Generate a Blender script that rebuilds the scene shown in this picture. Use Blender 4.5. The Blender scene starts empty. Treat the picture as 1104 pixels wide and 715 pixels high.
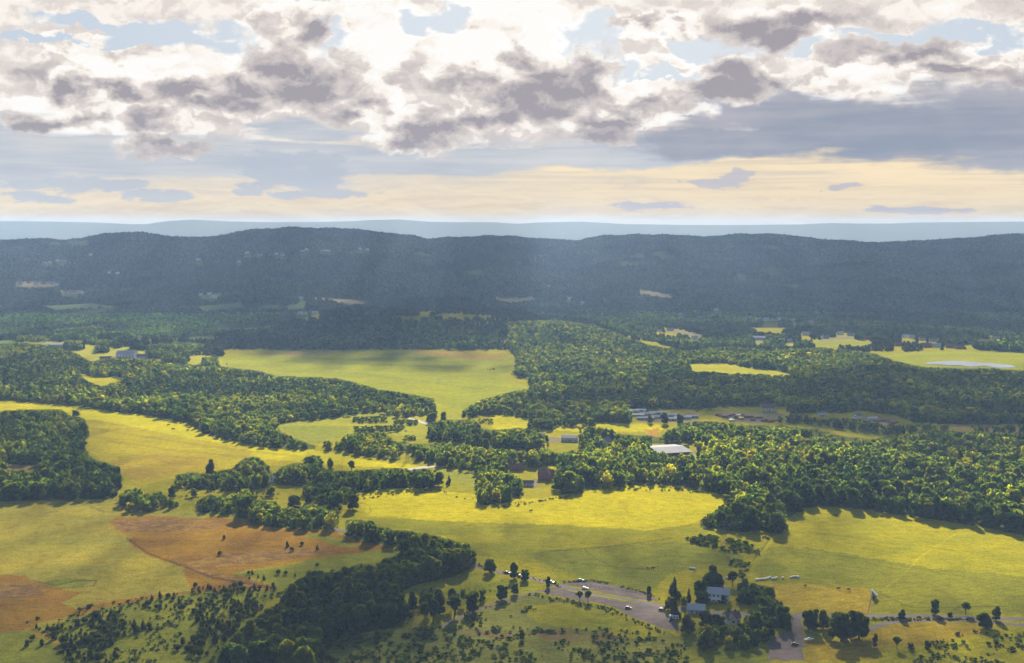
import bpy, bmesh, math, random
import numpy as np
from mathutils import Vector, Matrix

random.seed(7)
RNG = np.random.default_rng(11)
SC = bpy.context.scene
COL = SC.collection
R = math.radians

# ------------------------------------------------------------------ camera geometry
F, CX, CY, YH, H0 = 1350.0, 552.0, 357.5, 243.0, 250.0
PITCH = math.atan((CY - YH) / -F) * -1.0            # camera looks down by this angle
SP, CP = math.sin(PITCH), math.cos(PITCH)
EXPO = 1.88
SUN_AZ, SUN_EL = R(4.5), R(25.0)
SUNV = np.array([math.sin(SUN_AZ) * math.cos(SUN_EL), math.cos(SUN_AZ) * math.cos(SUN_EL), math.sin(SUN_EL)])


def project(X, Y, Z):
    dz = Z - H0
    fwd = Y * CP - dz * SP
    up = Y * SP + dz * CP
    return CX + F * X / fwd, CY - F * up / fwd


def elev_at(ysil, Y):
    t = (CY - ysil) / F
    return H0 + Y * (t * CP - SP) / (CP + t * SP)


# ------------------------------------------------------------------ numpy noise
_perm = np.random.default_rng(3).permutation(4096)
_val = np.random.default_rng(5).random(4096)


def vnoise(x, y, seed=0):
    xi = np.floor(x).astype(np.int64); yi = np.floor(y).astype(np.int64)
    xf = x - xi; yf = y - yi
    xf = xf * xf * (3 - 2 * xf); yf = yf * yf * (3 - 2 * yf)
    def h(a, b):
        return _val[_perm[(a + 57 * seed) & 4095] ^ _perm[(b + 131 * seed + 17) & 4095]]
    a = h(xi, yi); b = h(xi + 1, yi); c = h(xi, yi + 1); d = h(xi + 1, yi + 1)
    return (a * (1 - xf) + b * xf) * (1 - yf) + (c * (1 - xf) + d * xf) * yf


def fbm(x, y, o=4, seed=0):
    s = 0; a = 0.5; t = 0
    for i in range(o):
        s = s + a * vnoise(x * 2 ** i, y * 2 ** i, seed + i); t += a; a *= 0.5
    return s / t


def sstep(a, b, x):
    t = np.clip((x - a) / (b - a), 0, 1)
    return t * t * (3 - 2 * t)


# ------------------------------------------------------------------ terrain
RIDGE = np.array([(-300, 262), (-100, 258), (17, 257), (87, 257), (112, 251.5), (150, 250), (185, 254), (210, 255.7), (238, 253),
                  (266, 247), (301, 244.5), (336, 244.5), (360, 246), (380, 247), (447, 254), (461, 258), (475, 256.5), (503, 254), (542, 254),
                  (563, 255), (605, 257), (622, 258.5), (650, 252.5), (696, 252), (740, 252.5), (759, 255), (773, 254), (801, 251.5),
                  (829, 250.4), (846, 252), (874, 256), (899, 259), (934, 260), (969, 260), (997, 259.5), (1039, 256), (1086, 252), (1200, 250), (1500, 256)], float)
FAR = np.array([(-300, 240), (17, 238.5), (60, 239), (105, 240), (140, 241.7), (157, 242), (182, 239.2), (206, 237.5), (245, 239), (297, 239.6), (350, 239.3),
                (385, 238.3), (398, 237.3), (430, 236.6), (461, 239), (500, 240), (535, 240), (559, 241.3), (580, 240), (626, 239), (675, 241.7),
                (740, 242.7), (794, 242.7), (864, 242), (920, 241), (962, 241), (986, 240), (1021, 239.6), (1086, 239), (1400, 240)], float)
YC, YF = 5600.0, 14000.0


def hgt(X, Y):
    X = np.asarray(X, float); Y = np.asarray(Y, float)
    Ys = np.maximum(Y, 100.0)
    px = CX + F * X / (Ys * CP)
    px = np.clip(px, -300, 1400)
    warp = (fbm(X / 700, Y / 700, 3, 4) - 0.5) * 500
    crest = elev_at(np.interp(px, RIDGE[:, 0], RIDGE[:, 1]), YC) - 13
    s = np.clip((Y - 3550) / (YC - 3550), 0, 1)
    g = 0.30 * s + 0.70 * sstep(0.08, 1.0, s) * (0.35 + 0.65 * s)
    back = np.clip((Y - YC) / 2600, 0, 1)
    g = np.where(Y > YC, 1 - 0.9 * sstep(0, 1, back), g)
    z = crest * g
    spur = (fbm((X + warp) / 420, Y / 1500, 4, 9) - 0.5)
    z = z + spur * 120 * (4 * s * (1 - s)) * (Y <= YC)
    z = z + (fbm(X / 260, Y / 260, 3, 21) - 0.5) * 20 * (4 * s * (1 - s)) * (Y <= YC)
    hill = 44 * np.exp(-((Y - 3000) / 260) ** 2) * sstep(270, 370, px) * (1 - sstep(480, 640, px))
    hill = hill + 16 * np.exp(-((Y - 2850) / 260) ** 2) * sstep(470, 560, px) * (1 - sstep(620, 760, px))
    z = z + hill * (Y < 3900)
    fc = elev_at(np.interp(px, FAR[:, 0], FAR[:, 1]), YF)
    z = np.maximum(z, fc * np.exp(-((Y - YF) / 1900) ** 2)) if True else z
    far_n = (fbm(X / 900, Y / 2500, 4, 31) - 0.5) * 90 * sstep(YF - 3800, YF - 1800, Y) * (1 - sstep(YF - 500, YF - 50, Y))
    return np.where(Y < 2300, 0.0, z * sstep(2300, 2500, Y) + far_n * (Y > 7500))


def p2g(x, y):
    """a ground point for a pixel of the 1104 x 715 photograph (first hit of the ray with the terrain)"""
    t = (CY - y) / F
    sl = (t * CP - SP) / (CP + t * SP)
    if y > 385:
        Y = -H0 / sl
    else:
        Ys = np.arange(2200.0, 7000.0, 5.0)
        zr = H0 + sl * Ys
        Xs = (x - CX) / F * (Ys * CP - sl * Ys * SP)
        hit = np.nonzero(hgt(Xs, Ys) >= zr)[0]
        Y = float(Ys[hit[0]]) if len(hit) else 5600.0
    X = (x - CX) / F * (Y * CP - sl * Y * SP)
    return X, Y, float(hgt(np.array([X]), np.array([Y]))[0])


def p2g_flat(xs, ys):
    xs = np.asarray(xs, float); ys = np.asarray(ys, float)
    t = (CY - ys) / F
    sl = (t * CP - SP) / (CP + t * SP)
    Y = -H0 / sl
    return (xs - CX) / F * (Y * CP - sl * Y * SP), Y


def inside(poly, x, y):
    P = np.asarray(poly, float)
    r = np.zeros(np.shape(x), bool)
    j = len(P) - 1
    for i in range(len(P)):
        xi, yi = P[i]; xj, yj = P[j]
        if yi != yj:
            r ^= ((yi > y) != (yj > y)) & (x < (xj - xi) * (y - yi) / (yj - yi) + xi)
        j = i
    return r


# ------------------------------------------------------------------ object helpers
def tag(o, label=None, cat=None, group=None, kind=None):
    if label: o['label'] = label
    if cat: o['category'] = cat
    if group: o['group'] = group
    if kind: o['kind'] = kind
    return o


def empty(name, loc=(0, 0, 0), rz=0.0):
    o = bpy.data.objects.new(name, None)
    o.empty_display_size = 1
    COL.objects.link(o); o.location = loc; o.rotation_euler = (0, 0, rz)
    return o


def link(name, me, mat=None, parent=None):
    if mat is not None and not me.materials:
        me.materials.append(mat)
    o = bpy.data.objects.new(name, me)
    COL.objects.link(o)
    if parent is not None:
        o.parent = parent
    return o


def np_mesh(name, V, quads=None, tris=None):
    me = bpy.data.meshes.new(name)
    nq = 0 if quads is None else len(quads); nt = 0 if tris is None else len(tris)
    me.vertices.add(len(V)); me.vertices.foreach_set('co', np.ascontiguousarray(V, np.float32).ravel())
    parts = []
    if nq: parts.append(np.asarray(quads, np.int32).ravel())
    if nt: parts.append(np.asarray(tris, np.int32).ravel())
    idx = np.concatenate(parts)
    me.loops.add(len(idx)); me.loops.foreach_set('vertex_index', idx)
    st = np.concatenate([np.arange(nq) * 4, nq * 4 + np.arange(nt) * 3]).astype(np.int32)
    me.polygons.add(nq + nt); me.polygons.foreach_set('loop_start', st)
    me.update(calc_edges=True)
    return me


class MB:
    """collects simple shaped pieces and links them as one mesh object"""
    def __init__(s): s.v = []; s.f = []

    def add(s, vs, fs):
        n = len(s.v); s.v += [tuple(v) for v in vs]; s.f += [tuple(n + i for i in f) for f in fs]; return s

    def box(s, x0, x1, y0, y1, z0, z1):
        vs = [(x0, y0, z0), (x1, y0, z0), (x1, y1, z0), (x0, y1, z0), (x0, y0, z1), (x1, y0, z1), (x1, y1, z1), (x0, y1, z1)]
        return s.add(vs, [(3, 2, 1, 0), (4, 5, 6, 7), (0, 1, 5, 4), (1, 2, 6, 5), (2, 3, 7, 6), (3, 0, 4, 7)])

    def bar(s, a, b, r0, r1=None, n=6):
        a = Vector(a); b = Vector(b); r1 = r0 if r1 is None else r1
        d = (b - a).normalized(); q = d.to_track_quat('Z', 'Y')
        vs = []
        for p, r in ((a, r0), (b, r1)):
            for i in range(n):
                t = 2 * math.pi * i / n
                vs.append(p + q @ Vector((math.cos(t) * r, math.sin(t) * r, 0)))
        fs = [(i, (i + 1) % n, n + (i + 1) % n, n + i) for i in range(n)] + [tuple(range(n - 1, -1, -1)), tuple(range(n, 2 * n))]
        return s.add(vs, fs)

    def prism(s, prof, y0, y1):
        """profile in x,z pushed from y0 to y1"""
        n = len(prof)
        vs = [(x, y0, z) for x, z in prof] + [(x, y1, z) for x, z in prof]
        fs = [(i, (i + 1) % n, n + (i + 1) % n, n + i) for i in range(n)] + [tuple(range(n - 1, -1, -1)), tuple(range(n, 2 * n))]
        return s.add(vs, fs)

    def prismx(s, prof, x0, x1):
        n = len(prof)
        vs = [(x0, y, z) for y, z in prof] + [(x1, y, z) for y, z in prof]
        fs = [(i, (i + 1) % n, n + (i + 1) % n, n + i) for i in range(n)] + [tuple(range(n - 1, -1, -1)), tuple(range(n, 2 * n))]
        return s.add(vs, fs)

    def build(s, name, mat, parent=None, smooth=False, loc=None):
        me = bpy.data.meshes.new(name)
        me.from_pydata(s.v, [], s.f)
        bm = bmesh.new(); bm.from_mesh(me); bmesh.ops.recalc_face_normals(bm, faces=bm.faces); bm.to_mesh(me); bm.free()
        if smooth:
            for p in me.polygons: p.use_smooth = True
        o = link(name, me, mat, parent)
        if loc: o.location = loc
        return o


def copy_tree(o, parent=None):
    c = o.copy(); COL.objects.link(c)
    if parent is not None: c.parent = parent
    for ch in o.children:
        copy_tree(ch, c)
    return c


ORD = ['first', 'second', 'third', 'fourth', 'fifth', 'sixth', 'seventh', 'eighth', 'ninth', 'tenth', 'eleventh', 'twelfth',
       'thirteenth', 'fourteenth', 'fifteenth', 'sixteenth', 'seventeenth', 'eighteenth', 'nineteenth', 'twentieth']

# ------------------------------------------------------------------ materials
def newmat(name):
    m = bpy.data.materials.new(name); m.use_nodes = True
    nt = m.node_tree; nt.nodes.clear()
    out = nt.nodes.new('ShaderNodeOutputMaterial')
    return m, nt, out


def nd(nt, typ, **kw):
    n = nt.nodes.new(typ)
    for k, v in kw.items():
        setattr(n, k, v)
    return n


def plain(name, col, rough=0.8, var=0.25, scale=1.2, metallic=0.0, bump=0.0):
    m, nt, out = newmat(name)
    p = nd(nt, 'ShaderNodeBsdfPrincipled')
    tc = nd(nt, 'ShaderNodeTexCoord')
    nz = nd(nt, 'ShaderNodeTexNoise'); nz.inputs['Scale'].default_value = scale; nz.inputs['Detail'].default_value = 5
    nt.links.new(tc.outputs['Object'], nz.inputs['Vector'])
    mx = nd(nt, 'ShaderNodeMix', data_type='RGBA')
    mx.inputs['A'].default_value = tuple(c * (1 - var) for c in col) + (1,)
    mx.inputs['B'].default_value = tuple(min(1, c * (1 + var)) for c in col) + (1,)
    nt.links.new(nz.outputs['Fac'], mx.inputs['Factor'])
    nt.links.new(mx.outputs['Result'], p.inputs['Base Color'])
    p.inputs['Roughness'].default_value = rough; p.inputs['Metallic'].default_value = metallic
    p.inputs['Specular IOR Level'].default_value = 0.5 if rough < .2 else (0.12 if rough < .65 else 0.03)
    if bump:
        b = nd(nt, 'ShaderNodeBump'); b.inputs['Distance'].default_value = bump
        nt.links.new(nz.outputs['Fac'], b.inputs['Height']); nt.links.new(b.outputs['Normal'], p.inputs['Normal'])
    nt.links.new(p.outputs['BSDF'], out.inputs['Surface'])
    return m


def foliage(name, source, gain=(1, 1, 1), trans=0.5, nscale=0.35):
    """leaf material; tint comes from the object's colour or from a mesh attribute"""
    m, nt, out = newmat(name)
    if source == 'object':
        oi = nd(nt, 'ShaderNodeObjectInfo'); col = oi.outputs['Color']
    else:
        at = nd(nt, 'ShaderNodeAttribute', attribute_name='tint'); col = at.outputs['Color']
    geo = nd(nt, 'ShaderNodeNewGeometry')
    nz = nd(nt, 'ShaderNodeTexNoise'); nz.inputs['Scale'].default_value = nscale; nz.inputs['Detail'].default_value = 3
    nt.links.new(geo.outputs['Position'], nz.inputs['Vector'])
    mr = nd(nt, 'ShaderNodeMapRange'); mr.inputs['From Min'].default_value = 0.3; mr.inputs['From Max'].default_value = 0.7
    mr.inputs['To Min'].default_value = 0.72; mr.inputs['To Max'].default_value = 1.3
    nt.links.new(nz.outputs['Fac'], mr.inputs['Value'])
    mu = nd(nt, 'ShaderNodeVectorMath', operation='SCALE')
    nt.links.new(col, mu.inputs[0]); nt.links.new(mr.outputs['Result'], mu.inputs['Scale'])
    mg = nd(nt, 'ShaderNodeVectorMath', operation='MULTIPLY'); mg.inputs[1].default_value = gain
    nt.links.new(mu.outputs[0], mg.inputs[0])
    df = nd(nt, 'ShaderNodeBsdfDiffuse'); nt.links.new(mg.outputs[0], df.inputs['Color'])
    mt = nd(nt, 'ShaderNodeVectorMath', operation='MULTIPLY'); mt.inputs[1].default_value = (4.6, 4.3, 0.6)
    nt.links.new(mg.outputs[0], mt.inputs[0])
    tr = nd(nt, 'ShaderNodeBsdfTranslucent'); nt.links.new(mt.outputs[0], tr.inputs['Color'])
    ms = nd(nt, 'ShaderNodeMixShader'); ms.inputs['Fac'].default_value = trans
    nt.links.new(df.outputs[0], ms.inputs[1]); nt.links.new(tr.outputs[0], ms.inputs[2])
    nt.links.new(ms.outputs[0], out.inputs['Surface'])
    return m


M_LEAF = foliage('leaves', 'object')
M_WOOD = foliage('woodland_leaves', 'attr')
M_BARK = plain('bark', (0.09, 0.07, 0.05), 0.9, 0.4, 2.0)
M_WHITE = plain('white_paint', (0.62, 0.62, 0.60), 0.7, 0.08, 0.6)
M_CREAM = plain('cream_siding', (0.55, 0.50, 0.40), 0.7, 0.12, 0.6)
M_GREY = plain('grey_siding', (0.32, 0.33, 0.35), 0.7, 0.15, 0.6)
M_BRICK = plain('red_brick', (0.26, 0.10, 0.07), 0.85, 0.3, 1.5)
M_SHINGLE = plain('grey_shingle', (0.16, 0.155, 0.17), 0.85, 0.25, 1.2)
M_METALROOF = plain('pale_metal_roof', (0.36, 0.365, 0.39), 0.85, 0.12, 0.4)
M_RIBROOF = plain('ribbed_warehouse_roof', (0.21, 0.21, 0.225), 0.85, 0.2, 0.15)
M_REDROOF = plain('red_brown_roof', (0.20, 0.105, 0.085), 0.85, 0.3, 1.0)
M_BROWNROOF = plain('brown_roof', (0.14, 0.10, 0.08), 0.85, 0.3, 1.0)
M_GLASS = plain('dark_window_glass', (0.03, 0.04, 0.05), 0.35, 0.2, 0.5)
M_DOOR = plain('dark_door', (0.07, 0.06, 0.055), 0.6, 0.2, 0.8)
M_STEEL = plain('weathered_steel', (0.13, 0.14, 0.135), 0.5, 0.15, 0.5, 0.4)
M_TYRE = plain('tyre_rubber', (0.02, 0.02, 0.02), 0.9, 0.2)
M_BLACKCAR = plain('black_car_paint', (0.015, 0.017, 0.02), 0.55, 0.1)
M_BLUECAR = plain('blue_car_paint', (0.03, 0.08, 0.2), 0.55, 0.1)
M_WHITECAR = plain('white_car_paint', (0.5, 0.5, 0.5), 0.45, 0.04)
M_SILVERCAR = plain('silver_car_paint', (0.30, 0.31, 0.33), 0.55, 0.05)
M_REDCAR = plain('red_car_paint', (0.3, 0.03, 0.02), 0.55, 0.05)
M_ASPHALT = plain('worn_asphalt', (0.115, 0.095, 0.09), 0.9, 0.45, 0.10)
M_GRAVEL = plain('brown_grey_gravel', (0.100, 0.076, 0.068), 0.95, 0.6, 0.16, bump=0.15)
M_PALEGRAVEL = plain('pale_concrete', (0.26, 0.23, 0.20), 0.9, 0.2, 0.1)
M_DIRT = plain('dirt_path', (0.12, 0.09, 0.065), 0.95, 0.3, 0.3)
M_PLASTIC = plain('white_bale_wrap', (0.6, 0.6, 0.58), 0.6, 0.06, 2)
M_COWB = plain('black_hide', (0.02, 0.017, 0.015), 0.8, 0.3, 3)
M_LOG = plain('stacked_logs', (0.24, 0.12, 0.08), 0.9, 0.5, 1.4)
M_TIMBER = plain('weathered_timber', (0.30, 0.27, 0.23), 0.9, 0.25, 1.5)
M_YELLOW = plain('yellow_machine_paint', (0.55, 0.35, 0.04), 0.5, 0.1)
M_SHADE_CLOUD = plain('shade_cloud_white', (0.85, 0.85, 0.86), 1.0, 0.03, 0.01)

# ------------------------------------------------------------------ where things stand (outlines over the photograph, turned into ground areas)
L1 = [(-40, 374), (-12, 372), (18, 369), (53, 372), (77, 379), (98, 390), (125, 385), (159, 387), (191, 392), (234, 395), (280, 400), (296, 405), (363, 408),
      (381, 412), (408, 420), (443, 425), (466, 430), (470, 438), (453, 439), (419, 442), (400, 445), (371, 449), (331, 454), (305, 456),
      (297, 462), (318, 473), (341, 481), (339, 485), (304, 484), (280, 481), (266, 479), (228, 471), (202, 457), (159, 448), (101, 441),
      (61, 436), (18, 433), (-40, 431)]
L1_HOLE = [(84, 402), (105, 406), (134, 407), (130, 414), (108, 417), (93, 412)]
FARMT = [[(104, 366), (120, 366), (121, 381), (104, 381)], [(69, 367), (90, 367), (90, 378), (69, 378)], [(133, 373), (143, 373), (143, 379), (133, 379)],
         [(159, 371), (186, 370), (186, 387), (160, 387)], [(186, 369), (218, 370), (219, 383), (186, 383)], [(175, 379), (202, 378), (203, 394), (176, 394)],
         [(218, 385), (234, 385), (235, 399), (218, 399)], [(18, 362), (50, 362), (55, 369), (18, 369)], [(57, 355), (110, 350), (115, 363), (60, 365)]]
W23 = [(-40, 446), (18, 442), (67, 442), (73, 448), (91, 451), (97, 470), (88, 478), (88, 484), (99, 494), (113, 499), (127, 503), (133, 517),
       (126, 532), (122, 538), (54, 539), (18, 540), (-40, 541)]
W23_HOLE = [(8, 500), (30, 502), (47, 511), (30, 512), (5, 508)]
W4 = [(127, 540), (135, 527), (150, 526), (160, 533), (172, 529), (180, 537), (192, 540), (198, 549), (180, 551), (138, 552)]
D1 = [(189, 513), (205, 509), (222, 511), (240, 507), (250, 505), (262, 495), (276, 492), (287, 500), (294, 510), (291, 525), (258, 530), (220, 528), (190, 527)]
D2 = [(296, 512), (302, 504), (318, 499), (337, 500), (340, 515), (330, 525), (298, 523)]
D3 = [(325, 496), (335, 491), (345, 492), (350, 506), (362, 508), (372, 508), (400, 506), (421, 504), (445, 506), (466, 506), (468, 512), (466, 527), (443, 526), (416, 527),
      (392, 531), (384, 532), (372, 545), (330, 543), (326, 525), (340, 515)]
ROW = [(213, 540), (225, 533), (250, 537), (256, 528), (270, 527), (277, 540), (285, 540), (297, 541), (303, 548), (318, 546), (340, 545), (362, 549), (366, 560), (364, 571),
       (320, 571), (272, 566), (262, 557), (214, 553)]
E1 = [(371, 470), (385, 466), (415, 466), (425, 476), (450, 479), (480, 478), (500, 479), (520, 483), (553, 484), (560, 495), (556, 506), (536, 514),
      (512, 515), (504, 508), (482, 505), (456, 498), (419, 496), (371, 488)]
E2 = [(346, 475), (371, 476), (371, 486), (347, 486)]
FW = [(463, 458), (475, 453), (512, 453), (520, 462), (535, 464), (560, 461), (590, 470), (592, 486), (560, 486), (520, 484), (505, 480), (490, 477), (464, 475)]
ISLES = [[(381, 459), (437, 458), (438, 466), (382, 467)], [(379, 449), (416, 448), (417, 456), (380, 457)], [(425, 452), (449, 452), (450, 459), (425, 459)],
         [(516, 451), (531, 451), (532, 458), (516, 458)], [(436, 469), (448, 469), (449, 476), (436, 476)]]
ISLET = [[(460, 442), (471, 442), (472, 456), (460, 456)], [(474, 443), (482, 443), (483, 454), (474, 454)], [(499, 442), (511, 441), (511, 451), (499, 451)],
         [(408, 436), (470, 434), (470, 446), (430, 452), (408, 448)]]
RW = [(546, 347), (600, 345), (640, 350), (700, 372), (740, 378), (790, 374), (830, 378), (875, 375), (890, 375), (926, 379), (945, 382), (965, 389), (985, 394),
      (1000, 396), (1045, 398), (1060, 397), (1140, 402), (1140, 458), (1086, 458), (1010, 457), (985, 455), (965, 448), (930, 443), (900, 446),
      (850, 445), (820, 438), (760, 440), (748, 446), (695, 440), (680, 446), (681, 456), (628, 456), (585, 453), (561, 450), (540, 446),
      (504, 450), (501, 441), (520, 431), (545, 424), (573, 418), (572, 409), (550, 404), (557, 398), (557, 386), (546, 376)]
RW_HOLE = [(742, 392), (780, 391), (803, 396), (850, 401), (852, 406), (798, 404), (745, 401)]
HT = [[(571, 451), (595, 451), (596, 464), (570, 464)], [(597, 450), (623, 450), (624, 461), (597, 461)], [(626, 446), (637, 446), (638, 460), (626, 460)],
      [(536, 463), (583, 462), (583, 486), (536, 486)], [(624, 463), (640, 460), (660, 462), (668, 472), (668, 485), (628, 486)]]
VALE = [(840, 448), (862, 445), (884, 452), (900, 450), (925, 452), (955, 458), (1000, 456), (1060, 458), (1140, 458), (1140, 470), (1006, 466), (960, 470), (925, 466), (890, 460), (860, 456), (840, 458)]
K = [(560, 487), (590, 483), (600, 489), (630, 484), (640, 470), (665, 468), (700, 470), (712, 472), (722, 464), (740, 455), (775, 455), (800, 458),
     (850, 460), (880, 463), (905, 470), (940, 474), (990, 466), (1000, 464), (1086, 467), (1140, 467), (1140, 584), (1086, 574), (1059, 568), (1006, 560),
     (966, 554), (921, 548), (886, 546), (865, 548), (847, 561), (841, 576), (825, 573), (791, 573), (755, 568), (755, 561), (768, 553), (778, 548),
     (790, 538), (787, 534), (747, 528), (737, 524), (710, 522), (667, 524), (604, 534), (600, 520), (603, 505), (590, 500), (575, 505), (560, 500)]
KC = [(515, 507), (530, 506), (545, 509), (560, 514), (561, 535), (552, 541), (518, 545)]
P1 = [(340, 720), (345, 697), (379, 686), (407, 679), (434, 676), (440, 660), (437, 645), (428, 640), (450, 630), (475, 625), (491, 621), (508, 613), (511, 594), (497, 585),
      (481, 580), (463, 577), (440, 572), (424, 572), (408, 566), (390, 561), (373, 561), (372, 578), (390, 585), (424, 588), (434, 593), (434, 599), (418, 602), (405, 611),
      (387, 608), (358, 618), (338, 615), (325, 624), (313, 634), (300, 650), (285, 660), (265, 672), (250, 690), (235, 705), (230, 730), (340, 730)]
P2 = [(442, 640), (458, 634), (476, 637), (486, 634), (500, 635), (520, 637), (523, 652), (505, 665), (480, 670), (462, 676), (443, 674)]
JUN = [(40, 665), (60, 670), (100, 652), (150, 645), (180, 641), (212, 636), (225, 632), (300, 632), (300, 642), (285, 656), (262, 672), (235, 700), (225, 725),
       (70, 725), (60, 692), (38, 678)]
SHRUBS = [(729, 577), (745, 574), (790, 574), (820, 574), (816, 586), (803, 595), (785, 597), (768, 592), (745, 586)]

# a cleared spot in front of and around something that must stay in view: (px, py, half width px, px above, px below)
CLEAR = [(727, 487, 28, 9, 13), (589, 511, 9, 6, 10), (557, 505, 9, 4, 8), (570, 520, 9, 5, 8), (655, 478, 8, 5, 9), (714, 447, 36, 6, 12), (812, 447, 40, 9, 7),
         (829, 441, 10, 5, 6), (886, 447, 6, 4, 5), (924, 449, 7, 4, 5), (950, 452, 20, 5, 7), (874, 475, 16, 4, 7), (911, 479, 11, 4, 7), (293, 517, 5, 4, 8),
         (438, 490, 6, 2, 9), (779, 578, 5, 2, 14), (137, 381, 20, 6, 8), (115, 385, 16, 4, 4), (586, 480, 4, 3, 5), (470, 500, 2, 2, 4)]

# ------------------------------------------------------------------ ground sheet
def build_ground():
    u = np.concatenate([np.linspace(-1.6, -0.47, 40, endpoint=False), np.arange(-0.47, 0.47, 0.00098), np.linspace(0.47, 1.6, 41)])
    ypx = np.arange(770, 336, -1.0)
    _, Yn = p2g_flat(np.full_like(ypx, CX), ypx)
    Yv = np.concatenate([[60, 250, 450, 560], Yn[Yn > 600], np.arange(3640, 7000, 28.0), np.linspace(7000, 17000, 130)])
    U, Y = np.meshgrid(u, Yv)
    X = U * Y
    Z = hgt(X.ravel(), Y.ravel()).reshape(X.shape)
    V = np.stack([X, Y, Z], -1).reshape(-1, 3)
    nr, nc = X.shape
    i = (np.arange(nr - 1)[:, None] * nc + np.arange(nc - 1)[None, :]).ravel()
    Q = np.stack([i, i + 1, i + nc + 1, i + nc], -1)
    me = np_mesh('ground', V, Q)
    me.polygons.foreach_set('use_smooth', np.ones(len(Q), bool))
    px, py = project(V[:, 0], V[:, 1], V[:, 2])
    n = len(V)
    # ragged field edges: shift the lookup by a few metres of noise
    jx = (fbm(V[:, 0] / 9, V[:, 1] / 9, 3, 2) - 0.5) * 7 * F / V[:, 1]
    jy = (fbm(V[:, 0] / 9, V[:, 1] / 9, 3, 6) - 0.5) * 7 * F * H0 / V[:, 1] ** 2
    qx, qy = px + jx, py + jy
    A = np.tile([0.235, 0.195, 0.010], (n, 1)); B = np.tile([0.160, 0.155, 0.012], (n, 1))

    def zone(poly, a, b, m=None):
        k = inside(poly, qx, qy) if m is None else m
        A[k] = a; B[k] = b
    YEL = ((0.35, 0.295, 0.008), (0.26, 0.240, 0.010))
    OLV = ((0.215, 0.185, 0.011), (0.135, 0.138, 0.014))
    GRN = ((0.16, 0.155, 0.016), (0.11, 0.12, 0.017))
    BRN = ((0.230, 0.130, 0.013), (0.150, 0.076, 0.020))
    GLD = ((0.235, 0.168, 0.016), (0.185, 0.130, 0.018))
    PUR = ((0.14, 0.080, 0.045), (0.20, 0.115, 0.03))
    PALE = ((0.18, 0.15, 0.115), (0.12, 0.11, 0.075))
    FOR = ((0.030, 0.040, 0.016), (0.045, 0.055, 0.020))
    far = V[:, 1] > 3050
    zone(None, *FOR, m=far)
    zone(None, (0.13, 0.12, 0.085), (0.10, 0.10, 0.07), m=V[:, 1] > 7500)  # far ridge coloured paler than forest, standing in for brighter airlight
    zone(None, (0.10, 0.13, 0.05), (0.07, 0.10, 0.04), m=(V[:, 1] > 2550) & ~far & (px < 330))
    # centre and right fields, sunlit upper parts also coloured brighter
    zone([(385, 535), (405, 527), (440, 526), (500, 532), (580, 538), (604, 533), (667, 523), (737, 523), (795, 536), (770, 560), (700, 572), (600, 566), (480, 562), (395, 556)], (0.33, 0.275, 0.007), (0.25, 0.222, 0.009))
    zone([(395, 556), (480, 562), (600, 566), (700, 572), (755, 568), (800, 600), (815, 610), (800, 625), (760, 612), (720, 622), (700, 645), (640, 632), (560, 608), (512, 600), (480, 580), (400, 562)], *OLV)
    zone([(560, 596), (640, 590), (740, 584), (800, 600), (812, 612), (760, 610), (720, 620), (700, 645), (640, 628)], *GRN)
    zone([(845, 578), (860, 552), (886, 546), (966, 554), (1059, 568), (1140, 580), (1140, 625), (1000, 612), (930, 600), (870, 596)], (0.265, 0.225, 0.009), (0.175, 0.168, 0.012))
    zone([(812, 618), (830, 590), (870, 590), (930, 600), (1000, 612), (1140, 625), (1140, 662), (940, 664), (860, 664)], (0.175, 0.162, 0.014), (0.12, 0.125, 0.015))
    zone([(822, 630), (860, 629), (930, 634), (942, 640), (938, 662), (860, 663), (838, 652)], (0.24, 0.165, 0.018), (0.20, 0.155, 0.016))
    zone([(938, 681), (950, 672), (970, 669.5), (1040, 669.5), (1056, 674), (1062, 683), (1020, 690), (985, 697), (940, 700), (936, 690)], *GLD)
    zone([(866, 688), (900, 692), (950, 690), (945, 712), (866, 712)], *GLD)
    # bottom left fields
    zone([(-60, 541), (125, 539), (200, 551), (262, 560), (300, 570), (300, 620), (210, 640), (120, 655), (60, 672), (-60, 700)], (0.235, 0.185, 0.026), (0.165, 0.150, 0.026))
    zone([(114, 563), (125, 558), (167, 556), (218, 560), (231, 556), (266, 562), (323, 571), (360, 573), (397, 585), (427, 591), (397, 594.6), (355, 601), (318, 607), (270, 614),
          (252, 619), (296, 633), (290, 637), (207, 638), (204.6, 631), (200.6, 618), (197, 611), (159, 598), (141, 589), (138, 578)], *BRN)
    zone([(116, 564), (150, 558), (205, 560), (240, 562), (236, 570), (180, 573), (140, 574)], *PUR)
    zone([(197, 606), (240, 598), (330, 592), (360, 596), (300, 604), (240, 611), (215, 612), (245, 620), (280, 630), (270, 634), (225, 622)], *PUR)
    zone([(323, 577), (350, 575.5), (389, 588), (371, 590), (350, 583)], *GRN)
    zone([(252, 620), (296, 612), (350, 602), (397, 595), (428, 591), (440, 598), (400, 615), (330, 640), (297, 634), (280, 625)], *GRN)
    zone([(-60, 620), (18, 620), (31, 621), (35, 627), (60, 631), (85, 640), (66, 650), (80, 657), (120, 648), (160, 642), (207, 637), (204, 642), (160, 648), (120, 655), (40, 672), (30, 690), (-60, 700)], *BRN)
    zone([(-60, 625), (20, 628), (52, 634), (48, 641), (18, 645), (-60, 650)], *PUR)
    zone([(45, 628), (70, 624), (102, 626), (92, 632), (58, 634)], *GRN)
    zone([(-60, 690), (18, 680), (34, 679), (60, 690), (90, 705), (90, 720), (-60, 730)], *GRN)
    zone([(34, 674), (60, 684), (90, 700), (70, 702), (45, 690), (28, 680)], *GLD)
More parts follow.
